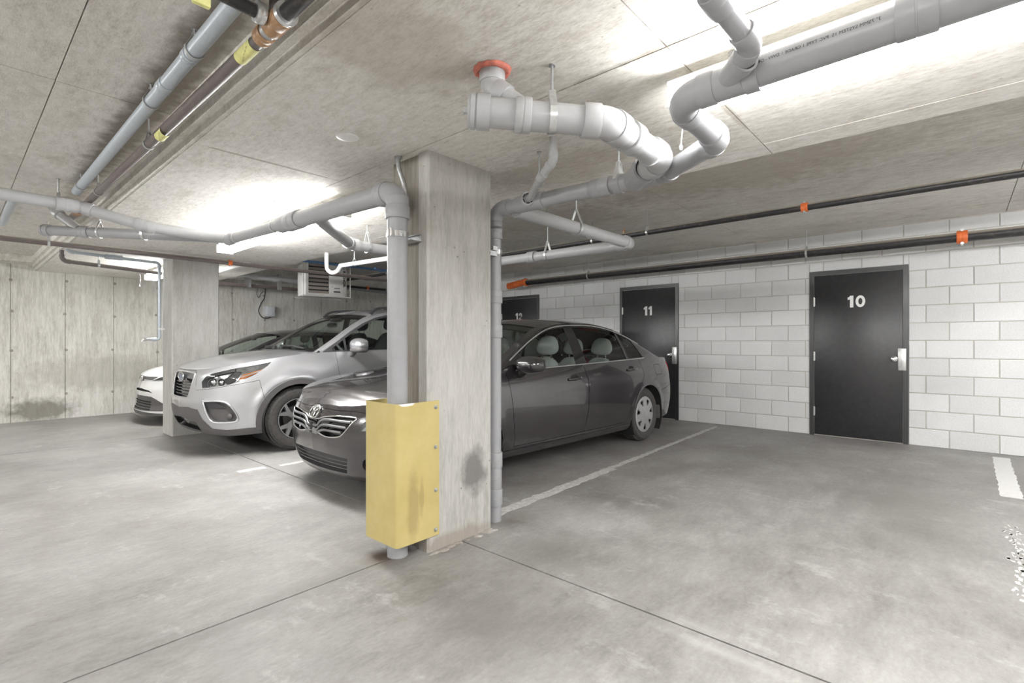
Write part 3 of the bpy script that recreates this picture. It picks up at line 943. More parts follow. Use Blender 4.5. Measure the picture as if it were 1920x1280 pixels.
mk('orange_elbow', bm, M['orange'], w1.t, 50)
rod_hook((7.10, 1.42, 2.305), (0, 1, 0), .052, Z_R, 'hanger on the black main above door 10')
rod_hook((7.10, 4.62, 2.305), (0, 1, 0), .052, Z_R, 'hanger on the black main left of door 11')
w2 = steel_main('sprinkler_pipe', 'thinner dark sprinkler line across the ceiling of the bays', [(4.93, -4.5, 2.364), (4.93, 9.02, 2.364)], .030, M['black_pipe'],
                [((4.93, 1.0, 2.364), (0, 1, 0))])
bm = bmesh.new(); lathe(bm, [(.025, .012), (.055, .012), (.057, .022), (.062, .022), (.064, .006), (.085, .006)], (4.93, 2.75, 2.364), (0, 0, 1), 12)
mk('sprinkler_head', bm, M['rust'], w2.t, 40)
for y, w_ in ((2.47, 'nearest to the open bay'), (3.15, 'middle one'), (5.6, 'deeper, above the car roof'), (7.2, 'farthest one')):
    rod_hook((4.93, y, 2.364), (0, 1, 0), .030, Z_R, 'hanger on the thinner sprinkler line, ' + w_)
w3 = steel_main('sprinkler_pipe', 'dark sprinkler line crossing in front of the left column', [(-3.0, 7.12, 2.235), (6.2, 7.12, 2.235)], .027, M['brown_pipe'],
                [((2.45, 7.12, 2.235), (1, 0, 0))])
rod_hook((.70, 7.12, 2.235), (1, 0, 0), .027, Z_L, 'hanger on the sprinkler line left of the left column')
w4 = steel_main('sprinkler_pipe', 'dark branch line with orange couplings beyond the heater', [(5.0, 9.12, 2.32), (7.0, 9.12, 2.32)], .027, M['black_pipe'],
                [((5.15, 9.12, 2.32), (1, 0, 0)), ((5.75, 9.12, 2.32), (1, 0, 0))])
rod_hook((6.2, 9.12, 2.32), (1, 0, 0), .027, Z_R, 'hanger on the dark branch line beyond the heater')
w5 = steel_main('sprinkler_pipe', 'brown pipe along the far wall right of the left column', [(2.6, 9.7, 2.235), (4.6, 9.7, 2.235)], .032, M['brown_pipe'])
gp = Run('duct_pipe', 'grey pipe under the ceiling by the far wall, left of the heater', 'pipe', (4.0, 9.2, 2.33), M['pvc'])
gp.pipe([(3.35, 9.45, 2.40), (4.0, 9.35, 2.36), (6.5, 9.35, 2.30)], .05)
obox('bracket', (3.62, 9.60, 2.20), (3.66, 9.80, 2.45), M['galv'], gp.t)
obox('bracket', (4.02, 9.3, 2.16), (4.08, 9.36, 2.45), M['galv'], gp.t)

# white condensate trap hanging under the band edge
pt = Run('trap_pipe', 'white plastic drain trap hanging in front of the heater', 'pipe', (3.08, 5.78, 2.29), M['pvc_white'])
pth = curve_pts([(3.08, 5.78, 2.29), (3.08, 5.78, 2.16), (3.08, 5.76, 2.09), (3.08, 5.68, 2.045), (3.08, 5.60, 2.035), (3.08, 5.52, 2.05), (3.08, 5.47, 2.085), (3.08, 5.43, 2.098), (3.08, 5.36, 2.10), (3.08, 4.3, 2.075)], 5)
bm = bmesh.new(); sweep(bm, pth, .0245, 16); mk('pipe', bm, M['pvc_white'], pt.t, 40)
hanger((3.08, 5.15, 2.095), (0, 1, 0), .0245, 2.29, w=.012, yoke=.03, label='small hanger on the white trap pipe')

# pipes by the left column: cold water line with valve and hose tap, and a brown line below
cw = Run('water_pipe', 'blue-grey water pipe with a valve, dropping down the left column to a hose tap', 'pipe', (1.84, 7.78, 2.2), M['blue_steel'])
cw.pipe([(.93, 7.80, 2.44), (.93, 7.80, 2.262), (1.835, 7.80, 2.232), (1.835, 7.80, 1.235), (1.73, 7.80, 1.235)], .019, rb=.04)
cw.coupling((1.36, 7.80, 2.248), (1, 0, 0), .019, .17, 'valve_body', M['blue_steel'], 1.6)
bm = bmesh.new(); lathe(bm, [(0, .012), (.05, .014), (.06, .022), (.075, .022), (.08, .012)], (1.75, 7.80, 1.235), (-1, 0, 0), 12); sweep(bm, curve_pts([(1.69, 7.80, 1.235), (1.655, 7.80, 1.23), (1.645, 7.80, 1.20)], 4), .011, 10)
lathe(bm, [(0, .006), (.03, .006), (.032, .024), (.038, .024)], (1.69, 7.80, 1.24), (-.2, -.5, .5), 12)
mk('hose_tap', bm, M['steel'], cw.t, 40)
obox('pipe_clip', (1.82, 7.775, 1.36), (1.90, 7.825, 1.385), M['zinc'], cw.t)
bw = Run('iron_pipe', 'brown iron pipe below the water pipe, left of the left column', 'pipe', (1.3, 7.9, 2.15), M['brown_pipe'])
bw.pipe([(.90, 7.95, 2.46), (.90, 7.95, 2.165), (1.90, 7.95, 2.117)], .024, rb=.05)
rod_hook((1.24, 7.95, 2.149), (1, 0, 0), .024, Z_B, 'hanger on the brown pipe left of the left column')

# small electrical conduit at the near column, and ceiling plate
bm = bmesh.new(); sweep(bm, curve_pts([(1.765, 2.47, 2.285), (1.765, 2.465, 2.22), (1.785, 2.44, 2.12), (1.792, 2.43, 2.02), (1.792, 2.43, 1.93)], 6), .0135, 12)
cd = tag(mk('conduit', bm, M['galv'], None, 50), 'short bent steel conduit on the near column behind the riser elbow', 'conduit')
bm = bmesh.new(); lathe(bm, [(0, .024), (.012, .024), (.014, .016)], (1.765, 2.47, 2.289), (0, 0, -1), 12); c_ = mk('locknut', bm, M['galv'], cd, 40)
bm = bmesh.new(); lathe(bm, [(0, .058), (.003, .058), (.006, .052), (.008, .04), (.0085, .002)], (1.415, 2.435, 2.2895), (0, 0, -1), 28)
tag(mk('cover_plate', bm, M['white_paint'], None, 40), 'round white cover plate on the ceiling, left of the column', 'cover plate')

# blue plastic tubes beyond the near riser
for i, (p, lab) in enumerate([([(3.3, 7.95, 2.52), (6.4, 7.75, 2.50)], 'upper blue plastic pipe beyond the heater'), ([(4.75, 7.3, 2.44), (6.4, 8.8, 2.44)], 'lower slanting blue plastic pipe beyond the heater')]):
    bm = bmesh.new(); sweep(bm, p, .02, 10)
    tag(mk('water_pipe', bm, M['blue_pipe'], None, 50), lab, 'pipe')

# ------------------------------------------------------------------ unit heater
h = thing('unit_heater', 'white gas unit heater with grey louvres hung above the silver car', 'heater', (4.35, 8.3, 2.59))
ca, sa = math.cos(math.radians(-12)), math.sin(math.radians(-12))
def hp(x, y, z): return V((4.02 + x * ca - y * sa, 8.25 + x * sa + y * ca, 1.985 + z))
def hbox(name, a, b, mat, parent, bev=0):
    bm = bmesh.new(); box(bm, a, b, bev)
    for v in bm.verts: v.co = hp(*v.co)
    return mk(name, bm, mat, parent, 40 if bev else None)
hbox('casing', (0, .03, .03), (.70, .55, .58), M['white_paint'], h, .004)
hbox('front_frame', (0, 0, .03), (.045, .03, .58), M['white_paint'], h)
hbox('bottom_rail', (.0, 0, .02), (.66, .03, .06), M['white_paint'], h)
hbox('control_panel', (.385, -.006, .06), (.625, .03, .58), M['white_paint'], h, .003)
hbox('side_panel', (.625, 0, .03), (.67, .03, .58), M['steel'], h)
hbox('louvre_recess', (.045, .02, .06), (.385, .032, .58), M['ink'], h)
lm = simple('louvre_grey', (.45, .40, .37), .5)
for k in range(8):
    bm = bmesh.new(); z = .085 + k * .066
    prism(bm, [(.024, z + .022), (-.012, z - .026), (-.010, z - .030), (.028, z + .018)], .05, .382, 0)
    for v in bm.verts: v.co = hp(*v.co)
    mk('louvre', bm, lm, h)
hbox('cradle', (-.06, -.045, -.004), (.76, -.015, .014), M['zinc'], h)
hbox('cradle', (-.06, .52, -.004), (.76, .55, .014), M['zinc'], h)
for x in (-.05, .745):
    bm = bmesh.new(); sweep(bm, [hp(x, -.03, -.01), hp(x, -.03, .60)], .009, 8); mk('hanger_rod', bm, M['white_paint'], h)
put_text('lettering', 'REZNOR', .058, lambda u, v, w: hp(.648 + v, -.002, .33 - u * 1.25), M['ink'], h, .002)
put_text('lettering', 'REZNOR', .022, lambda u, v, w: hp(.52 + u * 1.1, -.0075, .155 + v), M['ink'], h, .001)
hbox('warning_label', (.465, -.0085, .083), (.575, -.006, .105), M['ink'], h)
hbox('arrow_mark', (.43, -.0085, .178), (.445, -.006, .186), M['ink'], h)

# ------------------------------------------------------------------ boxes and cables on the far wall
t = thing('control_box', 'pale grey electrical box with cable on the far wall above the white car', 'electrical box', (4.36, YB, 1.82))
gb = simple('box_grey', (.60, .62, .66), .45)
obox('enclosure', (4.27, YB - .12, 1.72), (4.44, YB - .002, 1.93), gb, t, .012)
obox('lid', (4.275, YB - .135, 1.725), (4.435, YB - .118, 1.925), gb, t, .006)
obox('latch', (4.44, YB - .10, 1.80), (4.455, YB - .05, 1.86), M['ink'], t)
bm = bmesh.new(); sweep(bm, curve_pts([(4.38, YB - .05, 1.715), (4.33, YB - .06, 1.69), (4.22, YB - .05, 1.70), (4.15, YB - .04, 1.82), (4.19, YB - .04, 1.97), (4.26, YB - .04, 2.10), (4.275, YB - .05, 2.25), (4.27, YB - .06, 2.34)], 6), .009, 8)
mk('cable', bm, M['rubber_black'], t, 60)
t = thing('junction_box', 'small grey junction box at the top of the far wall', 'electrical box', (4.1, YB, 2.33))
obox('enclosure', (4.02, YB - .16, 2.29), (4.30, YB - .002, 2.385), M['galv'], t, .006)
bm = bmesh.new(); lathe(bm, [(0, .02), (.006, .02), (.01, .008)], (4.07, YB - .16, 2.34), (0, -1, 0), 12); mk('knockout', bm, M['white_paint'], t, 40)
bm = bmesh.new(); sweep(bm, curve_pts([(4.12, YB - .05, 2.29), (4.11, YB - .05, 2.16), (4.15, YB - .05, 2.10), (4.19, YB - .05, 2.18), (4.24, YB - .05, 2.23)], 5), .006, 8); mk('cable', bm, M['rubber_black'], t, 60)
bm = bmesh.new(); sweep(bm, [(2.2, YB - .03, 2.345), (4.02, YB - .03, 2.345)], .009, 8); mk('conduit', bm, M['galv'], t, 60)
t = thing('strut_light', 'thin white unlit fixture behind the left column', 'light fixture', (2.72, 7.6, 2.26))
obox('housing', (2.66, 7.25, 2.235), (2.74, 8.45, 2.285), M['white_paint'], t, .004)
obox('end_cap', (2.655, 7.23, 2.225), (2.745, 7.26, 2.288), M['white_paint'], t, .003)

# ------------------------------------------------------------------ yellow pipe guard
t = thing('pipe_guard', 'folded yellow steel guard bolted to the column around the left riser', 'pipe guard', (1.7, 2.24, .09))
bm = bmesh.new()
q = []
for (x, y) in [(1.885, 2.2425), (1.615, 2.2425), (1.600, 2.2475), (1.592, 2.2625), (1.592, 2.535), (1.600, 2.552), (1.615, 2.558), (1.81, 2.558)]:
    q.append((x, y))
n_ = len(q); inn = [(1.885, 2.2475), (1.617, 2.2475), (1.604, 2.252), (1.597, 2.264), (1.597, 2.533), (1.604, 2.548), (1.617, 2.553), (1.81, 2.553)]
prism(bm, q + inn[::-1], .090, .862, 2)
mk('folded_plate', bm, M['guard'], t, 50)
for z in (.826, .598, .352, .125):
    bm = bmesh.new(); lathe(bm, [(0, .013), (.003, .013), (.004, .008), (.010, .008), (.012, .005)], (1.858, 2.2425, z), (0, -1, 0), 6)
    mk('bolt', bm, M['galv'], t, 30)
# ------------------------------------------------------------------ car kit
def pchip(xs, ys):
    xs = np.asarray(xs, float); ys = np.asarray(ys, float)
    h = np.diff(xs); d = np.diff(ys) / h
    m = np.zeros_like(xs)
    for i in range(1, len(xs) - 1):
        if d[i - 1] * d[i] > 0:
            w1 = 2 * h[i] + h[i - 1]; w2 = h[i] + 2 * h[i - 1]
            m[i] = (w1 + w2) / (w1 / d[i - 1] + w2 / d[i])
    m[0] = d[0]; m[-1] = d[-1]
    def f(x):
        x = np.clip(np.asarray(x, float), xs[0], xs[-1])
        i = np.clip(np.searchsorted(xs, x) - 1, 0, len(xs) - 2)
        t = (x - xs[i]) / h[i]
        t2, t3 = t * t, t ** 3
        return ((2 * t3 - 3 * t2 + 1) * ys[i] + (t3 - 2 * t2 + t) * h[i] * m[i] + (-2 * t3 + 3 * t2) * ys[i + 1] + (t3 - t2) * h[i] * m[i + 1])
    return f

def inside(poly, x, y):
    c = False; n = len(poly); j = n - 1
    for i in range(n):
        xi, yi = poly[i]; xj, yj = poly[j]
        if (yi > y) != (yj > y) and x < (xj - xi) * (y - yi) / (yj - yi) + xi: c = not c
        j = i
    return c

def shrink(poly, d):
    """offset a polygon inwards by d"""
    n = len(poly)
    a = sum(poly[i][0] * poly[(i + 1) % n][1] - poly[(i + 1) % n][0] * poly[i][1] for i in range(n))
    s = 1 if a > 0 else -1
    out = []
    for i in range(n):
        p, q, r = poly[i - 1], poly[i], poly[(i + 1) % n]
        def nrm(a, b):
            dx, dy = b[0] - a[0], b[1] - a[1]; l = math.hypot(dx, dy) or 1e-9
            return -dy / l * s, dx / l * s
        n1, n2 = nrm(p, q), nrm(q, r)
        bx, by = n1[0] + n2[0], n1[1] + n2[1]
        k = 2 * d / max(.5, bx * bx + by * by)
        out.append((q[0] + bx * k, q[1] + by * k))
    return out

def rounded(poly, r=.02, n=3):
    out = []
    m = len(poly)
    for i in range(m):
        p, q, s = V((*poly[i - 1], 0)), V((*poly[i], 0)), V((*poly[(i + 1) % m], 0))
        a = (p - q); b = (s - q)
        k = min(r, a.length * .45, b.length * .45)
        A = q + a.normalized() * k; B = q + b.normalized() * k
        for j in range(n + 1):
            t = j / n
            w = A * (1 - t) ** 2 + q * (2 * t * (1 - t)) + B * t * t
            out.append((w.x, w.y))
    return out

class Car:
    """body = three parametric skins per side: skirt (s,z), glasshouse side (s,z), top (s,t)"""
    def __init__(c, spec):
        c.__dict__.update(spec)
        # plan outline, front centre -> rear centre
        pts = [V((x, y, 0)) for x, y in c.outline]
        P = curve_pts(pts, 24)
        xy = np.array([(p.x, max(0, p.y)) for p in P])
        seg = np.hypot(*np.diff(xy, axis=0).T); s = np.concatenate([[0], np.cumsum(seg)])
        c.S = np.linspace(0, s[-1], 700)
        c.ox = np.interp(c.S, s, xy[:, 0]); c.oy = np.interp(c.S, s, xy[:, 1])
        dx = np.gradient(c.ox, c.S); dy = np.gradient(c.oy, c.S); l = np.hypot(dx, dy)
        c.nx = -dy / l; c.ny = dx / l            # outward normal, left half plane y>0
        k = np.ones(9) / 9
        for nm in ('nx', 'ny'):
            a = getattr(c, nm); pad = np.concatenate([np.full(4, a[0]), a, np.full(4, a[-1])])
            setattr(c, nm, np.convolve(pad, k, 'valid'))
        c.nx[0] = -1; c.ny[0] = 0
        for nm in ('zb', 'zs', 'rh', 'zc', 'F', 'R', 'B', 'bow', 'tum'):
            setattr(c, 'f' + nm, pchip(*zip(*getattr(c, nm))))
        c.smax = c.S[-1]
        mono = np.maximum.accumulate(c.ox + np.arange(700) * 1e-7)
        c.sx = lambda x: float(np.interp(x, mono, c.S))
        iy = int(np.argmax(c.oy))
        c.sy = lambda y: float(np.interp(y, c.oy[:iy + 1], c.S[:iy + 1]))
        c.sry = lambda y: float(np.interp(-y, -c.oy[iy:], c.S[iy:]))
        c.parts = {}
    # -- skins
    def skirt(c, s, z):
        ox, oy, nx, ny = (np.interp(s, c.S, a) for a in (c.ox, c.oy, c.nx, c.ny))
        wf = np.where(nx < 0, nx * nx, 0); wr = np.where(nx > 0, nx * nx, 0); wb = ny * ny
        ins = wf * c.fF(z) + wr * c.fR(z) + wb * c.fB(z)
        for (x0, z0, rad, amp) in c.arch_bulge:
            d = np.hypot(ox - x0, z - z0)
            ins = ins - amp * np.exp(-((d - rad) / .05) ** 2) * wb * np.clip((z - .25) / .2, 0, 1)
        if c.crease: 
            for (za, zb_, amp, wd) in c.crease:
                zz = za + (zb_ - za) * np.clip(ox / c.L, 0, 1)
                ins = ins + amp * np.exp(-((z - zz) / wd) ** 2) * wb * np.clip((ox - .9) / .5, 0, 1)
        return np.stack([ox - nx * ins, np.maximum(oy - ny * ins, 0), z], -1)
    def edge(c, s):
        x = np.interp(s, c.S, c.ox)
        return c.skirt(s, c.fzs(x)), x
    def rail_h(c, s):
        x = np.interp(s, c.S, c.ox)
        return np.maximum(c.frh(x) - c.fzs(x), 0)
    def house(c, s, z):
        E, x = c.edge(s)
        h = c.rail_h(s); v = np.clip((z - E[..., 2]) / np.maximum(h, 1e-4), 0, 1) * (h > .004)
        tu = c.ftum(x) * h * (.80 * v + .20 * v * v) + .022 * v ** 7
        return np.stack([E[..., 0], np.maximum(E[..., 1] - tu, 0), E[..., 2] + h * v], -1)
    def topskin(c, s, t):
        E, x = c.edge(s); h = c.rail_h(s)
        R = c.house(s, E[..., 2] + h)
        cr = np.maximum(c.fzc(x) - R[..., 2], 0)
        return np.stack([R[..., 0] - c.fbow(x) * (1 - t * t), R[..., 1] * t, R[..., 2] + cr * (1 - np.abs(t) ** c.crown_p)], -1)
    def ev(c, dom, a, b):
        f = (c.skirt, c.house, c.topskin)[dom]
        return f(np.asarray(a, float), np.asarray(b, float))
    def nrm(c, dom, a, b):
        a = np.asarray(a, float); b = np.asarray(b, float)
        if dom == 2:
            a = np.clip(a, .04, c.smax - .04); b = np.clip(b, -1, 1)
        e = 2e-3
        if dom == 1:
            E, x = c.edge(a); b = np.clip(b, E[..., 2] + e, np.maximum(E[..., 2] + c.rail_h(a) - e, E[..., 2] + e))
        du = c.ev(dom, np.clip(a + e, 0, c.smax), b) - c.ev(dom, np.clip(a - e, 0, c.smax), b)
        dv = c.ev(dom, a, b + e) - c.ev(dom, a, b - e)
        n = np.cross(dv, du) if dom != 2 else np.cross(du, dv)
        l = np.linalg.norm(n, axis=-1, keepdims=True)
        n = n / np.maximum(l, 1e-9)
        if dom == 2: n = n * np.where(n[..., 2:3] < 0, -1, 1)
        else: n = n * np.where((n[..., 1:2] * 1.0 + n[..., 0:1] * np.sign(np.interp(a, c.S, c.nx))[..., None] * .3) < 0, -1, 1)
        return n
    def P(c, dom, a, b, off=0, side=-1):
        p = c.ev(dom, a, b) + c.nrm(dom, a, b) * off
        return V((p[0], p[1] * side, p[2]))
    # -- flat domains, cut along region outlines
    def flat(c, dom):
        ns = int(c.smax / c.res)
        u = np.linspace(0, c.smax, ns + 1)
        bm = bmesh.new(); rows = []
        for s in u:
            x = float(np.interp(s, c.S, c.ox))
            if dom == 0:
                col = np.linspace(float(c.fzb(x)), float(c.fzs(x)), 19)
            elif dom == 1:
                h = float(c.rail_h(np.array(s))); z0 = float(c.fzs(x))
                if h < .006: rows.append(None); continue
                col = np.linspace(z0, z0 + h, 13)
            else:
                col = np.linspace(0, 1, 15)
            rows.append([bm.verts.new((s, q, 0)) for q in col])
        for A, B in zip(rows, rows[1:]):
            if A is None or B is None: continue
            for i in range(len(A) - 1): bm.faces.new((A[i], B[i], B[i + 1], A[i + 1]))
        return bm
    def cut(c, bm, poly):
        n = len(poly); eps = c.res * .6
        for i in range(n):
            (x0, y0), (x1, y1) = poly[i], poly[(i + 1) % n]
            l = math.hypot(x1 - x0, y1 - y0)
            if l < 1e-5: continue
            ax, bx = min(x0, x1) - eps, max(x0, x1) + eps; ay, by = min(y0, y1) - eps, max(y0, y1) + eps
            fs = []
            for f in bm.faces:
                vs = f.verts; v0 = vs[0].co
                if abs(v0.x - (ax + bx) / 2) > (bx - ax) / 2 + .3: continue
                xs = [v.co.x for v in vs]; zs = [v.co.y for v in vs]
                if max(xs) >= ax and min(xs) <= bx and max(zs) >= ay and min(zs) <= by: fs.append(f)
            if not fs: continue
            g = set(fs)
            for f in fs: g.update(f.edges); g.update(f.verts)
            bmesh.ops.bisect_plane(bm, geom=list(g), dist=1e-5, plane_co=(x0, y0, 0), plane_no=(-(y1 - y0) / l, (x1 - x0) / l, 0))
    def build(c, root, regions, mats):
        """regions: (name, dom, poly, mat, offset, opts) - the last one that holds a face wins"""
        c.root = root
        by = {}
        for dom in (0, 1, 2):
            bm = c.flat(dom); regs = []
            for r in regions:
                if r[1] != dom: continue
                o = r[5] if len(r) > 5 else {}
                if o.get('round'): poly = rounded(r[2], o['round'])
                else: poly = r[2]
                if o.get('seam'):
                    regs.append(('seam', dom, poly, mats['seam'], -.006, {'both': 1}))
                    inn = shrink(poly, o['seam'])
                    c.cut(bm, poly); c.cut(bm, inn); regs.append((r[0], dom, inn, r[3], r[4], o))
                else:
                    c.cut(bm, poly); regs.append((r[0], dom, poly, r[3], r[4], o))
            bm.faces.ensure_lookup_table()
            boxes = [(min(p[0] for p in r[2]), max(p[0] for p in r[2]), min(p[1] for p in r[2]), max(p[1] for p in r[2])) for r in regs]
            base = {0: ('body_shell', 0, None, mats['paint'], 0, {'both': 1}), 1: ('pillars', 1, None, mats['pillar'], 0, {}), 2: ('roof_panel', 2, None, mats['roof'], 0, {'both': 1})}[dom]
            for f in bm.faces:
                m = f.calc_center_median(); hit = base
                for r, b in zip(regs, boxes):
                    if b[0] <= m.x <= b[1] and b[2] <= m.y <= b[3] and inside(r[2], m.x, m.y): hit = r
                if hit[3] is None: continue
                by.setdefault((hit[0], dom, id(hit[3]), hit[4]), (hit, []))[1].append([(v.co.x, v.co.y) for v in f.verts])
            bm.free()
        # collect into objects
        objs = {}
        for key, (reg, faces) in by.items():
            name, dom, _, mat, off, o = reg
            sides = [(-1, 1)] if o.get('both', 0) or dom == 2 else [(-1,), (1,)]
            for sd in sides:
                objs.setdefault((name, sd, mat.name, o.get('sub')), []).append((dom, off, faces, o))
        made = {}
        order = sorted(objs, key=lambda k: (k[3] is not None))
        for k in order:
            name, sd, mn, sub = k
            verts = []; nrms = []; fcs = []
            for dom, off, faces, o in objs[k]:
                idx = {}; pl = []
                loc = []
                for f in faces:
                    ff = []
                    for p in f:
                        q = (round(p[0], 5), round(p[1], 5))
                        if q not in idx: idx[q] = len(pl); pl.append(q)
                        ff.append(idx[q])
                    loc.append(ff)
                A = np.array(pl); 
                Pp = c.ev(dom, A[:, 0], A[:, 1]); Nn = c.nrm(dom, A[:, 0], A[:, 1])
                Q = Pp + Nn * off
                rimf = []
                if o.get('rim'):
                    ec = {}
                    for f in loc:
                        for i in range(len(f)):
                            e = (f[i], f[(i + 1) % len(f)])
                            ec[tuple(sorted(e))] = ec.get(tuple(sorted(e)), 0) + 1
                    bd = [e for e, n_ in ec.items() if n_ == 1 and not (dom == 0 and abs(A[e[0], 0]) < 1e-4 and abs(A[e[1], 0]) < 1e-4) and not (dom == 2 and abs(A[e[0], 1]) < 1e-4 and abs(A[e[1], 1]) < 1e-4)]
                    rimf = bd
                for s in sd:
                    b0 = len(verts); m = np.array([1, s, 1])
                    verts += [tuple(v) for v in Q * m]; nrms += [tuple(v) for v in Nn * m]
                    for f in loc: fcs.append([b0 + i for i in f])
                    if rimf:
                        b1 = len(verts)
                        for (i, j) in rimf:
                            k0 = len(verts)
                            d = c.ev
                            for q in (i, j):
                                verts.append(tuple(Q[q] * m)); nrms.append(None)
                            for q in (j, i):
                                verts.append(tuple((Pp[q] + Nn[q] * (.0 if abs(off) > .009 else 0)) * m)); nrms.append(None)
                            fcs.append([k0, k0 + 1, k0 + 2, k0 + 3])
            for i, f in enumerate(fcs):
                a_, b_, c_ = (V(verts[f[q]]) for q in (0, 1, 2))
                g_ = (b_ - a_).cross(V(verts[f[-1]]) - a_)
                if g_.length < 1e-12: g_ = (c_ - b_).cross(a_ - b_)
                nn = [nrms[q] for q in f]
                if None not in nn and sum(g_.dot(V(q)) for q in nn) < 0: fcs[i] = f[::-1]
            me = bpy.data.meshes.new(name)
            me.from_pydata(verts, [], fcs)
            me.materials.append(bpy.data.materials[mn])
            me.validate()
            for p in me.polygons: p.use_smooth = True
            if len(me.vertices) == len(nrms):
                me.update()
                vn = [v.normal for v in me.vertices]
                me.normals_split_custom_set_from_vertices([n if n is not None else tuple(vn[i]) for i, n in enumerate(nrms)])
            o_ = bpy.data.objects.new(name, me)
            COL.objects.link(o_)
            par = root
            if sub:
                par = made.get((sub, sd)) or made.get((sub, (-1, 1))) or root
            o_.parent = par
            made.setdefault((name, sd), o_)
        c.made = made
        return made
    def patch(c, name, dom, poly, mat, off, parent=None, sides=(-1, 1), rim=False, merged=False, round=0):
        """an extra piece of skin lying on (or under) the body"""
        if round: poly = rounded(poly, round)
        bm = c.flat(dom)
        x0, x1 = min(p[0] for p in poly) - .15, max(p[0] for p in poly) + .15
        bmesh.ops.delete(bm, geom=[v for v in bm.verts if not x0 <= v.co.x <= x1], context='VERTS')
        c.cut(bm, poly)
        bmesh.ops.delete(bm, geom=[f for f in bm.faces if not inside(poly, *f.calc_center_median()[:2])], context='FACES')
        bm.verts.index_update()
        if not bm.verts: bm.free(); return []
        A = np.array([v.co[:2] for v in bm.verts]); fcs = [[v.index for v in f.verts] for f in bm.faces]
        bd = [(e.verts[0].index, e.verts[1].index) for e in bm.edges if len(e.link_faces) == 1 and not (abs(e.verts[0].co.x) < 1e-4 and abs(e.verts[1].co.x) < 1e-4)]
        bm.free()
        n = c.nrm(dom, A[:, 0], A[:, 1]); p0 = c.ev(dom, A[:, 0], A[:, 1]); Q = p0 + n * off
        out = []
        for sd in ([sides] if merged else [(s,) for s in sides]):
            vs = []; fs = []
            for s in sd:
                m = np.array([1, s, 1]); b = len(vs)
                vs += [tuple(v) for v in Q * m]; fs += [[b + i for i in f] for f in fcs]
                if rim:
                    b = len(vs); vs += [tuple(v) for v in (p0 - n * .004) * m]
                    for i, j in bd: fs.append([b - len(Q) + i, b - len(Q) + j, b + j, b + i])
            me = bpy.data.meshes.new(name); me.from_pydata(vs, [], fs); me.materials.append(mat); me.validate()
            for p in me.polygons: p.use_smooth = True
            me.set_sharp_from_angle(angle=math.radians(50))
            o = bpy.data.objects.new(name, me); COL.objects.link(o); o.parent = parent or c.root; out.append(o)
        return out
    def local(c, name, bm, mat, parent=None, smooth=40):
        me = bpy.data.meshes.new(name)
        bmesh.ops.recalc_face_normals(bm, faces=bm.faces[:])
        bm.to_mesh(me); bm.free(); me.materials.append(mat)
        o = bpy.data.objects.new(name, me); COL.objects.link(o); o.parent = parent or c.root
        if smooth:
            for p in me.polygons: p.use_smooth = True
            me.set_sharp_from_angle(angle=math.radians(smooth))
        return o
    def strip(c, name, dom, pts, r, mat, off=.003, n=6, parent=None, flat=1.0, sides=(-1, 1), closed=False):
        """a bead running over the skin through (a,b) points"""
        P = curve_pts([V((a, b, 0)) for a, b in pts], n) if not closed else [V((a, b, 0)) for a, b in pts]
        a = np.array([p.x for p in P]); b = np.array([p.y for p in P])
        Q = c.ev(dom, a, b) + c.nrm(dom, a, b) * off
        out = []
        for s in sides:
            bm = bmesh.new(); sweep(bm, [V((q[0], q[1] * s, q[2])) for q in Q], r, 8, closed=closed)
            out.append(c.local(name, bm, mat, parent, 60))
        return out

def superbox(bm, sx, sy, sz, n=3.2, u=20, v=12, fn=None):
    """rounded pillow shape"""
    rows = []
    def sp(w, e): return math.copysign(abs(w) ** e, w)
    e = 2 / n
    for j in range(1, v):
        ph = -math.pi / 2 + math.pi * j / v
        rows.append([bm.verts.new((sx * sp(math.cos(ph), e) * sp(math.cos(2 * math.pi * i / u), e), sy * sp(math.cos(ph), e) * sp(math.sin(2 * math.pi * i / u), e), sz * sp(math.sin(ph), e))) for i in range(u)])
    a = bm.verts.new((0, 0, -sz)); b = bm.verts.new((0, 0, sz))
    for A, B in zip(rows, rows[1:]): bridge(bm, A, B)
    for i in range(u):
        bm.faces.new((a, rows[0][(i + 1) % u], rows[0][i])); bm.faces.new((b, rows[-1][i], rows[-1][(i + 1) % u]))
    if fn:
        for w in bm.verts: w.co = fn(w.co)

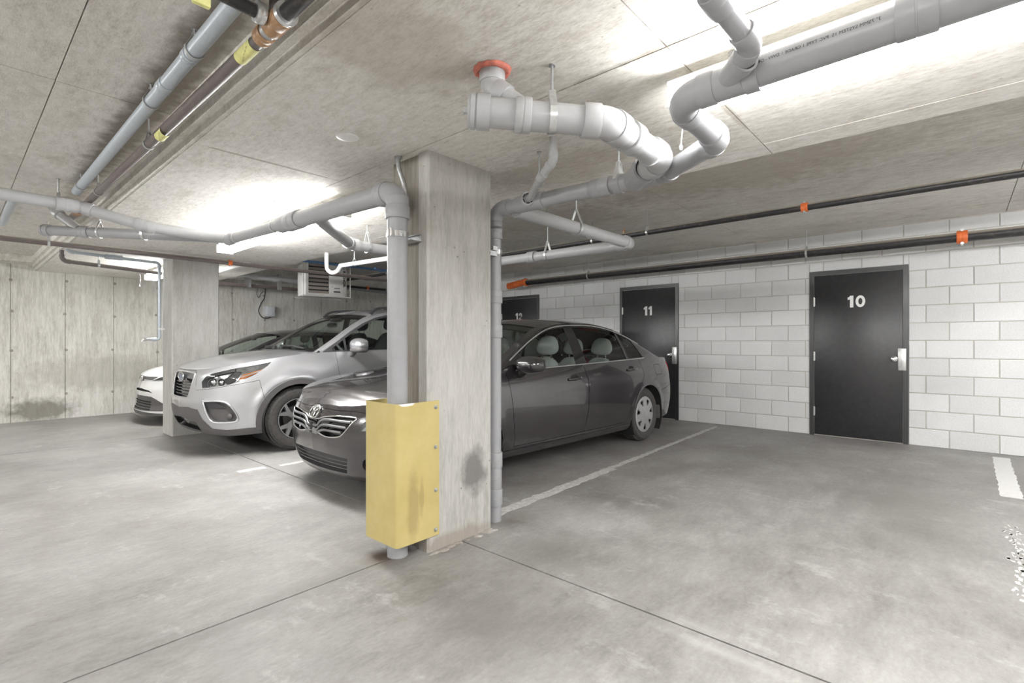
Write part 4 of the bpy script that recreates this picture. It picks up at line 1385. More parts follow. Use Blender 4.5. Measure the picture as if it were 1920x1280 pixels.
def tyre_wheel(car, x, z, y_face, R, W, rim_r, style, side, mats):
    """wheel group under the car: tyre with rim as sub-part"""
    ax = V((0, side, 0)); o = V((x, side * y_face, z))      # o on the outer face plane
    bm = bmesh.new()
    k = rim_r
    prof = [(-W, k), (-W - .004, k + .02), (-W + .012, R - .03), (-W + .035, R - .006)]
    nb = 4; tw = W - .07
    for i in range(nb):
        a = -W + .035 + tw * i / nb; b = -W + .035 + tw * (i + 1) / nb
        prof += [(a + .005, R), (b - .005, R), (b - .004, R - .008), (b + .001, R - .008)] if i < nb - 1 else [(a + .005, R), (b, R)]
    prof += [(-.030, R - .008), (-.012, R - .028), (.002, (R + k) / 2 + .02), (.004, (R + k) / 2), (.001, k + .018), (-.006, k + .006), (-.012, k), (-.03, k - .004)]
    lathe(bm, prof, o, ax, 56, False)
    t = car.local('tyre', bm, mats['tyre'], smooth=28)
    # tread sipes: slim blocks standing off the shoulder
    bm = bmesh.new()
    for i in range(64):
        a = 2 * math.pi * i / 64
        for (q0, q1) in ((-.036, -.012), (-W + .012, -W + .036)):
            c_, s_ = math.cos(a), math.sin(a)
            r = bmesh.ops.create_cube(bm, size=1)
            for v in r['verts']:
                lx = v.co.x * .022; ly = (q0 + q1) / 2 + v.co.y * (q1 - q0); lz = R - .016 + v.co.z * .018
                if (v.co.y > 0) == (q0 > -.1): lz -= .012
                v.co = V((x + lz * s_ + lx * c_, side * (y_face + ly), z + lz * c_ - lx * s_))
    tb = car.local('tread_blocks', bm, mats['tyre'], t, None); tb['kind'] = 'stuff'
    bm = bmesh.new(); lathe(bm, [(-W * .9, k * .98), (-.04, k * .985), (-.012, k), (-.008, k + .004), (-.004, k)], o, ax, 48, False)
    lathe(bm, [(-.10, k * .97), (-.10, .02)], o, ax, 32, False)
    car.local('wheel_barrel', bm, mats['dark'], t)
    bm = bmesh.new(); lathe(bm, [(-.09, k * .62), (-.075, k * .62), (-.075, .03)], o, ax, 32, False)
    car.local('brake_disc', bm, mats['dark_metal'], t)
    def disc_pt(r, a, d): return V((x + r * math.sin(a), side * (y_face + d), z + r * math.cos(a)))
    bm = bmesh.new()
    if style == 'cover7':
        def dome(r): return -.006 + .012 * (1 - (r / k) ** 2)
        nr = [.0, .2, .30, .40, .46, .52, .60, .68, .76, .84, .92, 1.0]; na = 98
        vs = {}
        for i, rr in enumerate(nr[1:]):
            for j in range(na): vs[i, j] = bm.verts.new(disc_pt(rr * k, 2 * math.pi * j / na, dome(rr * k) + (-.004 if rr > .97 else 0)))
        c0 = bm.verts.new(disc_pt(0, 0, dome(0) + .001))
        for j in range(na):
            bm.faces.new((c0, vs[0, j], vs[0, (j + 1) % na]))
            for i in range(len(nr) - 2):
                rr = (nr[i + 1] + nr[i + 2]) / 2; fj = (j + .5) % 14
                hole = .50 < rr < .86 and abs(fj - 7) < 1.7 + (rr - .5) * 4.6
                if hole: continue
                bm.faces.new((vs[i, j], vs[i + 1, j], vs[i + 1, (j + 1) % na], vs[i, (j + 1) % na]))
        r_ = bmesh.ops.extrude_face_region(bm, geom=bm.faces[:])
        for v in [g for g in r_['geom'] if isinstance(g, bmesh.types.BMVert)]: v.co.y -= side * .014
        rim = car.local('wheel_cover', bm, mats['cover'], t, 35)
        bm = bmesh.new(); lathe(bm, [(0, k * .16), (.004, k * .16), (.006, k * .12), (.006, .001)], o + ax * .007, ax, 24)
        car.local('centre_cap', bm, mats['cover'], t) if False else car.local('centre_cap', bm, mats['cover'], t)
    else:
        def face(r): return -.022 + .018 * (r / k)
        for q in range(5):
            a0 = 2 * math.pi * q / 5 + .25
            def seg(r0, a_, r1, b_, w0, w1):
                d0, d1 = face(r0), face(r1)
                A = disc_pt(r0, a_, d0); B = disc_pt(r1, b_, d1)
                dr = (B - A).normalized(); lat = dr.cross(ax).normalized()
                top = [A + lat * w0, A - lat * w0, B - lat * w1, B + lat * w1]
                lo = [p - ax * .028 + lat * (.006 if i in (0, 3) else -.006) for i, p in enumerate(top)]
                vt = [bm.verts.new(p) for p in top]; vl = [bm.verts.new(p) for p in lo]
                bm.faces.new(vt); bm.faces.new(vl); bridge(bm, vt, vl)
            seg(.03, a0, k * .56, a0, .020, .026)
            seg(k * .50, a0 + .02, k * .985, a0 + .27, .020, .013)
            seg(k * .50, a0 - .02, k * .985, a0 - .27, .020, .013)
        rim = car.local('alloy_spokes', bm, mats['alloy'], t, 30)
        bm = bmesh.new(); lathe(bm, [(-.012, k), (-.004, k), (-.004, k * .955), (-.012, k * .95)], o, ax, 48, False)
        lathe(bm, [(-.05, .05), (-.016, .045), (-.012, .034), (-.012, .001)], o, ax, 24)
        car.local('rim_lip', bm, mats['alloy'], t, 30)
        bm = bmesh.new()
        for q in range(5):
            a = 2 * math.pi * q / 5 + .25 + math.pi / 5
            lathe(bm, [(-.05, .011), (-.022, .011), (-.02, .006)], disc_pt(.058, a, 0), ax, 8)
        car.local('wheel_nuts', bm, mats['dark_metal'], t)
    return t

def wheel_well(car, x, z, r, y0, y1, side, mat):
    bm = bmesh.new(); A = []; B = []
    for k in range(25):
        a = math.radians(-35 + 250 * k / 24)
        p = (x + r * math.cos(a), z + r * math.sin(a))
        A.append(bm.verts.new((p[0], side * y0, p[1]))); B.append(bm.verts.new((p[0], side * y1, p[1])))
    for i in range(24): bm.faces.new((A[i], A[i + 1], B[i + 1], B[i]))
    bm.faces.new(A)
    return car.local('wheel_arch_liner', bm, mat, None, 60)

def seat(car, x, y, z, w, mat, hr=True, name='front_seat', dark=None, h=.60, back=True):
    """cushion with backrest and headrest"""
    bm = bmesh.new(); superbox(bm, .26, w, .085, 3.5, fn=lambda p: V((x + p.x, y + p.y, z + p.z + p.x * -.18)))
    s = car.local(name, bm, mat, None, 180)
    bm = bmesh.new(); superbox(bm, .075, w * .96, h / 2, 3.2, fn=lambda p: V((x + .23 + (p.z + h / 2) * .32 + p.x, y + p.y * (1 - .18 * max(0, p.z) / (h / 2)), z + .04 + h / 2 + p.z)))
    car.local('backrest', bm, mat, s, 180)
    if hr:
        hx = x + .23 + h * .32 + .03
        bm = bmesh.new(); superbox(bm, .05, .14, .105, 2.7, fn=lambda p: V((hx + p.x + p.z * .15, y + p.y * (1 - .2 * p.z / .1), z + h + .175 + p.z)))
        car.local('headrest', bm, mat, s, 180)
        for k in (-.06, .06):
            bm = bmesh.new(); sweep(bm, [V((hx - .02, y + k, z + h)), V((hx, y + k, z + h + .1))], .007, 8)
            car.local('headrest_post', bm, M['chrome'], s)
    return s

def steering(car, x, y, z, mat):
    bm = bmesh.new(); tilt = math.radians(25)
    ax = V((-math.cos(tilt), 0, -math.sin(tilt))); u = V((0, 1, 0)); v = ax.cross(u)
    c = V((x, y, z))
    sweep(bm, [c + u * (.185 * math.cos(a)) + v * (.185 * math.sin(a)) for a in [2 * math.pi * i / 28 for i in range(28)]], .016, 10, closed=True)
    lathe(bm, [(-.03, .05), (.01, .065), (.04, .05)], c, ax, 14)
    for a in (0, math.pi, -math.pi / 2):
        sweep(bm, [c, c + u * (.18 * math.cos(a)) + v * (.18 * math.sin(a))], .016, 8)
    sweep(bm, [c, c + ax * .35], .03, 10)
    return car.local('steering_wheel', bm, mat, None, 50)

def mirror(car, p, side, mats, w=.115, h=.075, d=.10, stalk=(.02, -.05), paint=None, lower=None):
    """door mirror: shell, glass, stalk"""
    p = V((p[0], p[1] * side, p[2]))
    bm = bmesh.new()
    def f(q):
        k = 1 - .35 * max(0, -q.x / d) ** 2
        return V((p.x + q.x, p.y + side * q.y, p.z + q.z * k * (1 - .25 * max(0, q.y) / w)))
    superbox(bm, d, w, h, 3.0, 24, 14, f)
    # flatten the rear (glass) side
    for v in bm.verts:
        if v.co.x > p.x + d * .55: v.co.x = p.x + d * .55
    m = car.local('door_mirror', bm, paint or mats['paint'], None, 40)
    bm = bmesh.new(); superbox(bm, .004, w * .86, h * .78, 4, 24, 8, lambda q: V((p.x + d * .56 + q.x, p.y + side * q.y, p.z + q.z)))
    car.local('mirror_glass', bm, M['chrome'], m, 60)
    if lower:
        bm = bmesh.new(); superbox(bm, d * .97, w * .97, h * .45, 3, 24, 10, lambda q: V((min(p.x + q.x, p.x + d * .53), p.y + side * q.y, p.z - h * .62 + q.z)))
        car.local('mirror_base', bm, lower, m, 60)
    bm = bmesh.new()
    a = V((p.x - .01, p.y - side * w * .55, p.z - h * .55)); b = V((p.x + stalk[0], p.y - side * (w + .05), p.z - h * .6 + stalk[1]))
    sweep(bm, [a, (a + b) / 2 + V((0, 0, -.012)), b], [.040, .034, .034], 12)
    car.local('mirror_stalk', bm, lower or M['ink'], m, 60)
    return m

def door_handle(car, x, z, mats, sides=(-1, 1), l=.10):
    s0 = car.sx(x)
    for sd in sides:
        c0 = car.ev(0, s0, z); n0 = car.nrm(0, np.array(s0), np.array(z))
        bm = bmesh.new(); superbox(bm, .062, .012, .040, 2.2, 20, 8, lambda q: V((c0[0] + q.x, sd * (c0[1] - .006 + q.y), z + q.z)))
        cup = car.local('handle_cup', bm, mats['seam'], None, 60)
        bm = bmesh.new()
        pts = [(-l, .004), (-l * .75, .022), (0, .030), (l * .75, .024), (l, .006)]
        P = [V((c0[0] + a, sd * (float(car.ev(0, car.sx(x + a), z)[1]) + b), z + .002 + a * .05)) for a, b in pts]
        sweep(bm, curve_pts(P, 4), .0115, 10)
        car.local('door_handle', bm, mats['paint'], None, 60)

def car_paint(name, col, metallic, rough, dust=.0):
    m, nt, b = nodes_of(name)
    tc = objcoord(nt)
    f = noise(nt, tc, 3.0, 5, .6)
    fl = noise(nt, tc, 900, 1)
    base = mixc(nt, math_(nt, 'MULTIPLY', fl, .25), col, tuple(min(1, c * 1.35) for c in col))
    if dust:
        base = mixc(nt, math_(nt, 'MULTIPLY', ramp(nt, f, [(.4, (0, 0, 0)), (.7, (1, 1, 1))]), dust), base, (.42, .39, .36))
    nt.links.new(base, b.inputs['Base Color'])
    b.inputs['Metallic'].default_value = metallic
    b.inputs['Roughness'].default_value = rough
    b.inputs['Coat Weight'].default_value = 1.0
    b.inputs['Coat Roughness'].default_value = .04
    return m

CM = {
    'seam': simple('panel_gap', (.012, .012, .013), .7),
    'tyre': simple('tyre_rubber', (.062, .058, .056), .75, var=.2, scale=40, bumpk=.2),
    'dark': simple('wheel_dark', (.02, .02, .021), .6),
    'dark_metal': simple('dark_steel', (.16, .15, .15), .45, .7),
    'cover': simple('silver_wheel_cover', (.52, .52, .53), .35, .55),
    'alloy': simple('machined_alloy', (.62, .62, .63), .28, .8),
    'bar_grey': simple('satin_grey_metal', (.27, .27, .28), .3, .7),
    'trim': simple('black_plastic', (.045, .044, .047), .5),
    'grey_trim': simple('dark_grey_plastic', (.105, .10, .10), .55),
    'liner': simple('arch_liner', (.012, .012, .012), .9),
    'glass': glass('tinted_glass', (.89, .95, .92)),
    'clear': glass('lamp_glass', (.93, .94, .95)),
    'lamp_in': simple('lamp_reflector', (.62, .63, .64), .12, .9),
    'amber': simple('amber_lens', (.75, .22, .03), .2, coat=.6),
    'red': simple('red_lens', (.48, .03, .035), .15, coat=.8),
    'screen': glass('windscreen_glass', (.80, .88, .84), 1.85),
    'seat': simple('grey_seat_cloth', (.62, .64, .63), .9, bumpk=.2, scale=150),
    'dark_seat': simple('charcoal_seat_cloth', (.09, .095, .10), .9, bumpk=.2, scale=150),
    'dash': simple('dash_plastic', (.13, .13, .132), .6),
    'blackglass': simple('gloss_black', (.012, .012, .013), .08, coat=.5),
    'roofcloth': simple('headliner', (.42, .42, .40), .95),
}
def interior(car, xd, zd, xf, yo, zseat, xr, seatm, floor_z, x_end, drive=-1, h=.6, W=.70, hi=.95, card=None):
    bm = bmesh.new(); prism(bm, [(xd - .55, zd - .25), (xd - .35, zd - .02), (xd - .05, zd + .005), (xd + .12, zd - .03), (xd + .16, zd - .12), (xd + .05, zd - .45), (xd - .55, zd - .45)], -W, W, 1)
    d = car.local('dashboard', bm, CM['dash'], None, 30)
    bm = bmesh.new(); box(bm, (xd + .1, -.12, floor_z), (xf + .45, .12, floor_z + .28), .03)
    car.local('centre_console', bm, CM['dash'], None, 40)
    bm = bmesh.new(); box(bm, (xd - .55, -W - .06, floor_z - .03), (x_end, W + .06, floor_z)); 
    car.local('cabin_floor', bm, CM['liner'], None, None)
    for sd in (-1, 1):
        bm = bmesh.new(); box(bm, (xd - .3, sd * (W + .045), floor_z), (xr + .45, sd * (W + .07), hi))
        car.local('door_card', bm, card or CM['dash'], None, None)
        seat(car, xf, sd * yo, zseat, .24, seatm, h=h)
    for sd in (-1, 0, 1):
        seat(car, xr, sd * .43, zseat + .02, .215, seatm, hr=True, name='rear_seat', h=h * .93)
    bm = bmesh.new(); box(bm, (xr + .50, -W, zd - .06), (x_end, W, zd - .03)); car.local('parcel_shelf', bm, card or CM['dash'], None, None)
    steering(car, xf - .36, drive * yo, zd - .03, CM['dash'])
# ------------------------------------------------------------------ dark grey sedan
def circ(c, x, z, r, n=40, a0=0, a1=360):
    return [(c.sx(x + r * math.cos(math.radians(a0 + (a1 - a0) * k / n))), z + r * math.sin(math.radians(a0 + (a1 - a0) * k / n))) for k in range(n)]

def sidewin(c, x0, x1, low, m, lean0=0, lean1=0, n=9):
    """window outline on the glasshouse: bottom follows the belt, top follows the rail"""
    bot = [(x0, float(c.fzs(x0)) + low), (x1, float(c.fzs(x1)) + low)]
    top = []
    for k in range(n):
        t = 1 - k / (n - 1); x = (x0 + lean0) + (x1 + lean1 - x0 - lean0) * t
        top.append((x, max(float(c.frh(x)) - m, float(c.fzs(x)) + low + .004)))
    return [(c.sx(a), b) for a, b in bot + top]

def arcpts(pts, n=6):
    return [(p.x, p.y) for p in curve_pts([V((a, b, 0)) for a, b in pts], n)]

def xform(p): return p

sed_paint = car_paint('dark_grey_car_paint', (.088, .083, .088), .8, .21, .05)
root = thing('car', 'dark grey four-door sedan parked nose-out behind the near column', 'car', (1.915, 3.83, 0))
root.rotation_euler.z = math.radians(-1.9)
sedan = Car(dict(L=4.8, res=.036, crown_p=2.2, crease=[], arch_bulge=[(.90, .33, .37, .010), (3.75, .33, .37, .010)],
    outline=[(0, 0), (.012, .25), (.045, .45), (.11, .62), (.22, .75), (.42, .84), (.70, .885), (1.1, .903), (1.8, .91), (2.8, .91), (3.6, .905), (4.1, .885), (4.42, .835), (4.62, .74), (4.74, .58), (4.785, .35), (4.8, .15), (4.8, 0)],
    zb=[(0, .165), (.3, .155), (.6, .175), (1.3, .20), (3.4, .20), (4.2, .24), (4.8, .30)],
    zs=[(0, .705), (.12, .745), (.35, .81), (.7, .875), (1.1, .925), (1.5, .94), (2.4, .962), (3.3, .985), (3.8, 1.0), (4.3, 1.005), (4.6, .99), (4.8, .975)],
    rh=[(0, .4), (1.0, .85), (1.2, .945), (1.5, 1.10), (1.8, 1.245), (2.05, 1.34), (2.4, 1.395), (2.8, 1.405), (3.2, 1.37), (3.6, 1.27), (3.9, 1.15), (4.15, 1.04), (4.35, .96), (4.8, .8)],
    zc=[(0, .705), (.05, .745), (.2, .805), (.5, .88), (.9, .955), (1.12, .98), (1.25, 1.02), (1.6, 1.20), (2.0, 1.39), (2.3, 1.45), (2.7, 1.47), (3.1, 1.455), (3.5, 1.385), (3.9, 1.235), (4.2, 1.115), (4.35, 1.085), (4.6, 1.07), (4.72, 1.05), (4.8, .98)],
    F=[(.12, .12), (.19, .06), (.31, .02), (.46, 0), (.56, .006), (.64, .03), (.70, .07), (.76, .11), (1.0, .22)],
    R=[(.2, .10), (.35, .03), (.5, 0), (.62, .01), (.75, .05), (.9, .06), (1.0, .07)],
    B=[(.15, .09), (.22, .045), (.3, .028), (.45, .006), (.6, 0), (.72, .004), (.80, .014), (.88, .034), (.95, .06), (1.02, .09)],
    bow=[(0, 0), (.6, .0), (.9, .03), (1.2, .15), (1.9, .13), (2.25, .05), (2.7, 0), (3.3, -.01), (3.65, -.09), (4.1, -.10), (4.5, -.02), (4.8, 0)],
    tum=[(0, .3), (1.2, .42), (2.5, .42), (3.6, .45), (4.8, .5)]))
c = sedan; sx, sy, sry, E_ = c.sx, c.sy, c.sry, c.smax + .05
mats = dict(paint=sed_paint, pillar=sed_paint, roof=sed_paint, seam=CM['seam'])
mats.update(CM)
G = [(-.05, .600), (sy(.085), .600), (sy(.17), .622), (sy(.33), .640), (sy(.53), .640), (sy(.50), .60), (sy(.42), .515), (sy(.36), .490), (sy(.22), .478), (sy(.08), .500), (-.05, .505)]
LG = [(-.05, .205), (sy(.42), .215), (sy(.455), .335), (sy(.25), .345), (-.05, .348)]
HL = [(sy(.545), .545), (sy(.63), .645), (sx(.38), .755), (sx(.80), .835), (sx(.76), .775), (sx(.50), .665), (sy(.70), .565)]
TL = [(sx(4.49), .945), (sx(4.62), .955), (sry(.66), .955), (sry(.60), .90), (sry(.60), .82), (sry(.70), .80), (sx(4.60), .785), (sx(4.555), .84)]
R_ = [
    ('front_bumper', 0, [(-.05, .05), (sx(.62), .05), (sx(.62), .57), (sx(.34), .66), (sy(.5), .685), (sy(.3), .68), (-.05, .682)], sed_paint, 0, {'both': 1, 'seam': .004}),
    ('rear_bumper', 0, [(sx(4.16), .05), (E_, .05), (E_, .70), (sry(.62), .70), (sx(4.52), .665), (sx(4.10), .60)], sed_paint, 0, {'both': 1, 'seam': .004}),
    ('front_door', 0, [(sx(1.40), .285), (sx(2.44), .285), (sx(2.49), .55), (sx(2.50), .80), (sx(2.46), 1.1), (sx(1.30), 1.1), (sx(1.34), .8), (sx(1.37), .55)], sed_paint, 0, {'seam': .0045}),
    ('rear_door', 0, [(sx(2.44), .285), (sx(3.26), .285), (sx(3.33), .40), (sx(3.43), .58), (sx(3.58), .71), (sx(3.665), .80), (sx(3.66), .90), (sx(3.62), 1.1), (sx(2.46), 1.1), (sx(2.50), .80), (sx(2.49), .55)], sed_paint, 0, {'seam': .0045}),
    ('fuel_door', 0, [(sx(3.98), .79), (sx(4.17), .80), (sx(4.15), .925), (sx(3.96), .92)], sed_paint, 0, {'seam': .004, 'round': .025}),
    ('side_skirt', 0, [(sx(1.26), 0), (sx(3.36), 0), (sx(3.36), .262), (sx(1.26), .262)], sed_paint, .004, {'seam': .003}),
    ('grille', 0, G, CM['blackglass'], -.045, {'both': 1, 'rim': 1}),
    ('lower_grille', 0, LG, CM['trim'], -.05, {'both': 1, 'rim': 1}),
    ('headlamp', 0, HL, CM['lamp_in'], -.035, {'rim': 1}),
    ('tail_lamp', 0, TL, CM['red'], .006, {'rim': 1, 'round': .02}),
    ('fog_pocket', 0, [(sy(.60), .35), (sy(.70), .33), (sy(.72), .25), (sy(.64), .23), (sy(.58), .28)], CM['trim'], -.04, {'rim': 1, 'round': .03}),
    ('wheel_opening', 0, circ(c, .90, .325, .352), None, 0, {'both': 1}),
    ('wheel_opening', 0, circ(c, 3.75, .325, .36), None, 0, {'both': 1}),
    ('front_window', 1, sidewin(c, 1.60, 2.36, .014, .035, -.03, .0), CM['glass'], -.006, {'seam': .004}),
    ('window_post', 1, [(sx(2.35), .9), (sx(2.55), .9), (sx(2.50), 1.45), (sx(2.35), 1.45)], CM['blackglass'], .001, {}),
    ('rear_window', 1, sidewin(c, 2.55, 3.36, .014, .035, -.05, -.06), CM['glass'], -.006, {'seam': .004}),
    ('quarter_glass', 1, [(sx(3.395), float(c.fzs(3.4)) + .014), (sx(3.76), float(c.fzs(3.76)) + .016), (sx(3.62), float(c.frh(3.62)) - .038), (sx(3.45), float(c.frh(3.45)) - .036), (sx(3.34), float(c.frh(3.34)) - .036)], CM['glass'], -.006, {'seam': .004}),
    ('hood', 2, [(-.05, -.05), (sx(1.12), -.05), (sx(1.12), .90), (sx(.3), .94), (sy(.5), 1.2), (-.05, 1.2)], sed_paint, 0, {'seam': .004}),
    ('cowl_panel', 2, [(sx(1.12), -.05), (sx(1.20), -.05), (sx(1.20), .93), (sx(1.12), .93)], CM['trim'], -.008, {}),
    ('windshield', 2, [(sx(1.20), -.05), (sx(2.02), -.05), (sx(2.02), .90), (sx(1.20), .93)], CM['screen'], -.004, {'seam': .006}),
    ('rear_glass', 2, [(sx(3.42), -.05), (sx(4.16), -.05), (sx(4.16), .90), (sx(3.42), .88)], CM['glass'], -.004, {'seam': .006}),
    ('trunk_lid', 2, [(sx(4.22), -.05), (E_, -.05), (E_, .92), (sx(4.22), .90)], sed_paint, 0, {'seam': .004}),
]
c.build(root, R_, mats)
hl = c.patch('headlamp_glass', 0, HL, CM['clear'], .002)
# chrome-edged V bars of the grille
for z0, z1, w in ((.562, .606, .49), (.530, .566, .455), (.503, .528, .41)):
    c.strip('grille_bar', 0, [(sy(.02), z0 - .012), (sy(.08), z0 - .012), (sy(.17), z1 - .004), (sy(w), z1)], .0105, CM['bar_grey'], .0, 5)
c.strip('grille_surround', 0, [(sy(.003), .600)] + G[1:10] + [(sy(.003), .505)], .006, M['chrome'], .001, closed=False, n=3)
for z in (.245, .275, .305):
    c.strip('intake_bar', 0, [(sy(.0), z), (sy(.2), z - .002), (sy(.43), z - .004)], .0035, CM['dark_metal'], -.012, 5)
# oval badge of three ellipses
bm = bmesh.new()
def ell(a, b, cz=0.0, cy=0.0, r=.0065):
    o_ = []
    for k in range(32):
        q = 2 * math.pi * k / 32; y = cy + a * math.cos(q); z = .648 + cz + b * math.sin(q)
        p = c.ev(0, abs(y) + .001, z); nn = c.nrm(0, np.array(abs(y) + .03), np.array(z)); o_.append(V((p[0] - .014, y, z)))
    sweep(bm, o_, r, 8, closed=True)
ell(.070, .048); ell(.036, .019, .026, r=.005); ell(.018, .044, -.002, r=.005)
c.local('oval_badge', bm, M['chrome'], None, 60)
# bright line along the hood edge, window surround, creases
for pts, nm in (([(sx(x), float(c.fzs(x)) + .008) for x in (1.46, 1.9, 2.4, 2.9, 3.4, 3.78)], 'belt_moulding'),
                ([(sx(x), max(float(c.frh(x)) - .024, float(c.fzs(x)) + .01)) for x in (1.42, 1.6, 1.8, 2.05, 2.3, 2.6, 2.9, 3.2, 3.5, 3.78)], 'window_moulding')):
    c.strip(nm, 1, pts, .0062, M['steel'], .002, 5)
c.strip('glass_divider', 1, [(sx(3.40), float(c.fzs(3.4)) + .015), (sx(3.34), float(c.frh(3.34)) - .035)], .007, CM['trim'], 0, 3)
mirror(c, (1.50, .995, 1.0), -1, mats, .125, .078, .12, lower=None); mirror(c, (1.50, .995, 1.0), 1, mats, .125, .078, .12)
door_handle(c, 2.27, .835, mats); door_handle(c, 3.40, .885, mats)
for sd in (-1, 1):
    for x in (.90, 3.75):
        tyre_wheel(c, x, .325, .852, .325, .205, .218, 'cover7', sd, mats)
        wheel_well(c, x, .325, .366, .45, .885, sd, CM['liner'])
    bm = bmesh.new(); box(bm, (4.105, sd * .66, .17), (4.115, sd * .86, .42), .003); c.local('mud_flap', bm, CM['grey_trim'], None, 40)
bm = bmesh.new(); box(bm, (.25, -.62, .20), (4.45, .62, .30), .03); c.local('underbody', bm, CM['liner'], None, 40)
interior(c, 1.62, .93, 2.04, .37, .43, 3.02, CM['seat'], .26, 4.1, h=.56, card=CM['seat'])
c.patch('headliner', 2, [(sx(2.06), -.05), (sx(3.38), -.05), (sx(3.38), .97), (sx(2.06), .97)], CM['roofcloth'], -.03, merged=True)
bm = bmesh.new(); superbox(bm, .02, .11, .035, 3, fn=lambda p: V((1.83 + p.x, p.y, 1.30 + p.z))); c.local('rear_view_mirror', bm, CM['dash'], None, 60)

# ------------------------------------------------------------------ silver crossover
sil = car_paint('silver_car_paint', (.60, .605, .63), .80, .30)
root = thing('car', 'silver crossover with black wheel-arch cladding parked between the columns', 'car', (1.67, 6.36, 0))
suv = Car(dict(L=4.62, res=.036, crown_p=2.4, crease=[], arch_bulge=[(.93, .355, .46, .014), (3.60, .355, .46, .014)],
    outline=[(0, 0), (.010, .22), (.040, .42), (.10, .58), (.20, .70), (.36, .79), (.6, .855), (.95, .89), (1.4, .903), (2.3, .9075), (3.3, .905), (3.9, .885), (4.3, .83), (4.5, .72), (4.59, .5), (4.62, .25), (4.62, 0)],
    zb=[(0, .245), (.3, .225), (.6, .235), (1.2, .29), (3.4, .29), (4.1, .32), (4.62, .38)],
    zs=[(0, .905), (.1, .925), (.3, .965), (.7, 1.03), (1.1, 1.075), (1.5, 1.088), (2.5, 1.11), (3.5, 1.14), (4.2, 1.15), (4.62, 1.10)],
    rh=[(0, .5), (1.0, 1.0), (1.14, 1.075), (1.4, 1.225), (1.7, 1.405), (1.95, 1.525), (2.2, 1.59), (2.6, 1.615), (3.3, 1.61), (3.9, 1.575), (4.2, 1.50), (4.35, 1.36), (4.5, 1.15), (4.62, 1.0)],
    zc=[(0, .905), (.05, .93), (.2, .985), (.5, 1.05), (.9, 1.095), (1.1, 1.112), (1.3, 1.19), (1.6, 1.37), (1.95, 1.565), (2.15, 1.635), (2.5, 1.675), (3.2, 1.685), (3.9, 1.655), (4.2, 1.60), (4.35, 1.45), (4.5, 1.2), (4.62, 1.10)],
    F=[(.2, .13), (.3, .055), (.42, .012), (.55, 0), (.65, .012), (.75, .025), (.85, .045), (.92, .085), (1.0, .15), (1.2, .3)],
    R=[(.3, .05), (.5, 0), (.7, .01), (.9, .03), (1.1, .06), (1.2, .08)],
    B=[(.2, .06), (.3, .03), (.45, .01), (.6, 0), (.75, 0), (.88, .012), (1.0, .035), (1.1, .06), (1.2, .08)],
    bow=[(0, 0), (.6, 0), (.9, .03), (1.15, .12), (1.9, .12), (2.2, .05), (2.6, 0), (4.0, 0), (4.3, -.04), (4.62, -.02)],
    tum=[(0, .3), (1.2, .36), (2.5, .34), (4.62, .4)]))
c = suv; sx, sy, sry, E_ = c.sx, c.sy, c.sry, c.smax + .05
mats = dict(paint=sil, pillar=sil, roof=sil, seam=CM['seam']); mats.update(CM)
G = [(-.05, .878), (sy(.28), .868), (sy(.325), .835), (sy(.265), .635), (sy(.225), .612), (-.05, .605)]
WING = [(-.05, .790), (sy(.07), .788), (sy(.11), .815), (sy(.285), .805), (sy(.31), .835), (sy(.275), .868), (-.05, .878)]
HL = [(sy(.505), .722), (sy(.485), .785), (sy(.53), .840), (sy(.60), .872), (sx(.30), .925), (sx(.64), .985), (sx(.60), .945), (sx(.48), .86), (sx(.34), .79), (sx(.24), .755), (sy(.60), .730)]
FOG = [(sy(.535), .590), (sy(.695), .590), (sy(.745), .54), (sy(.775), .43), (sy(.765), .375), (sy(.64), .372), (sy(.585), .43)]
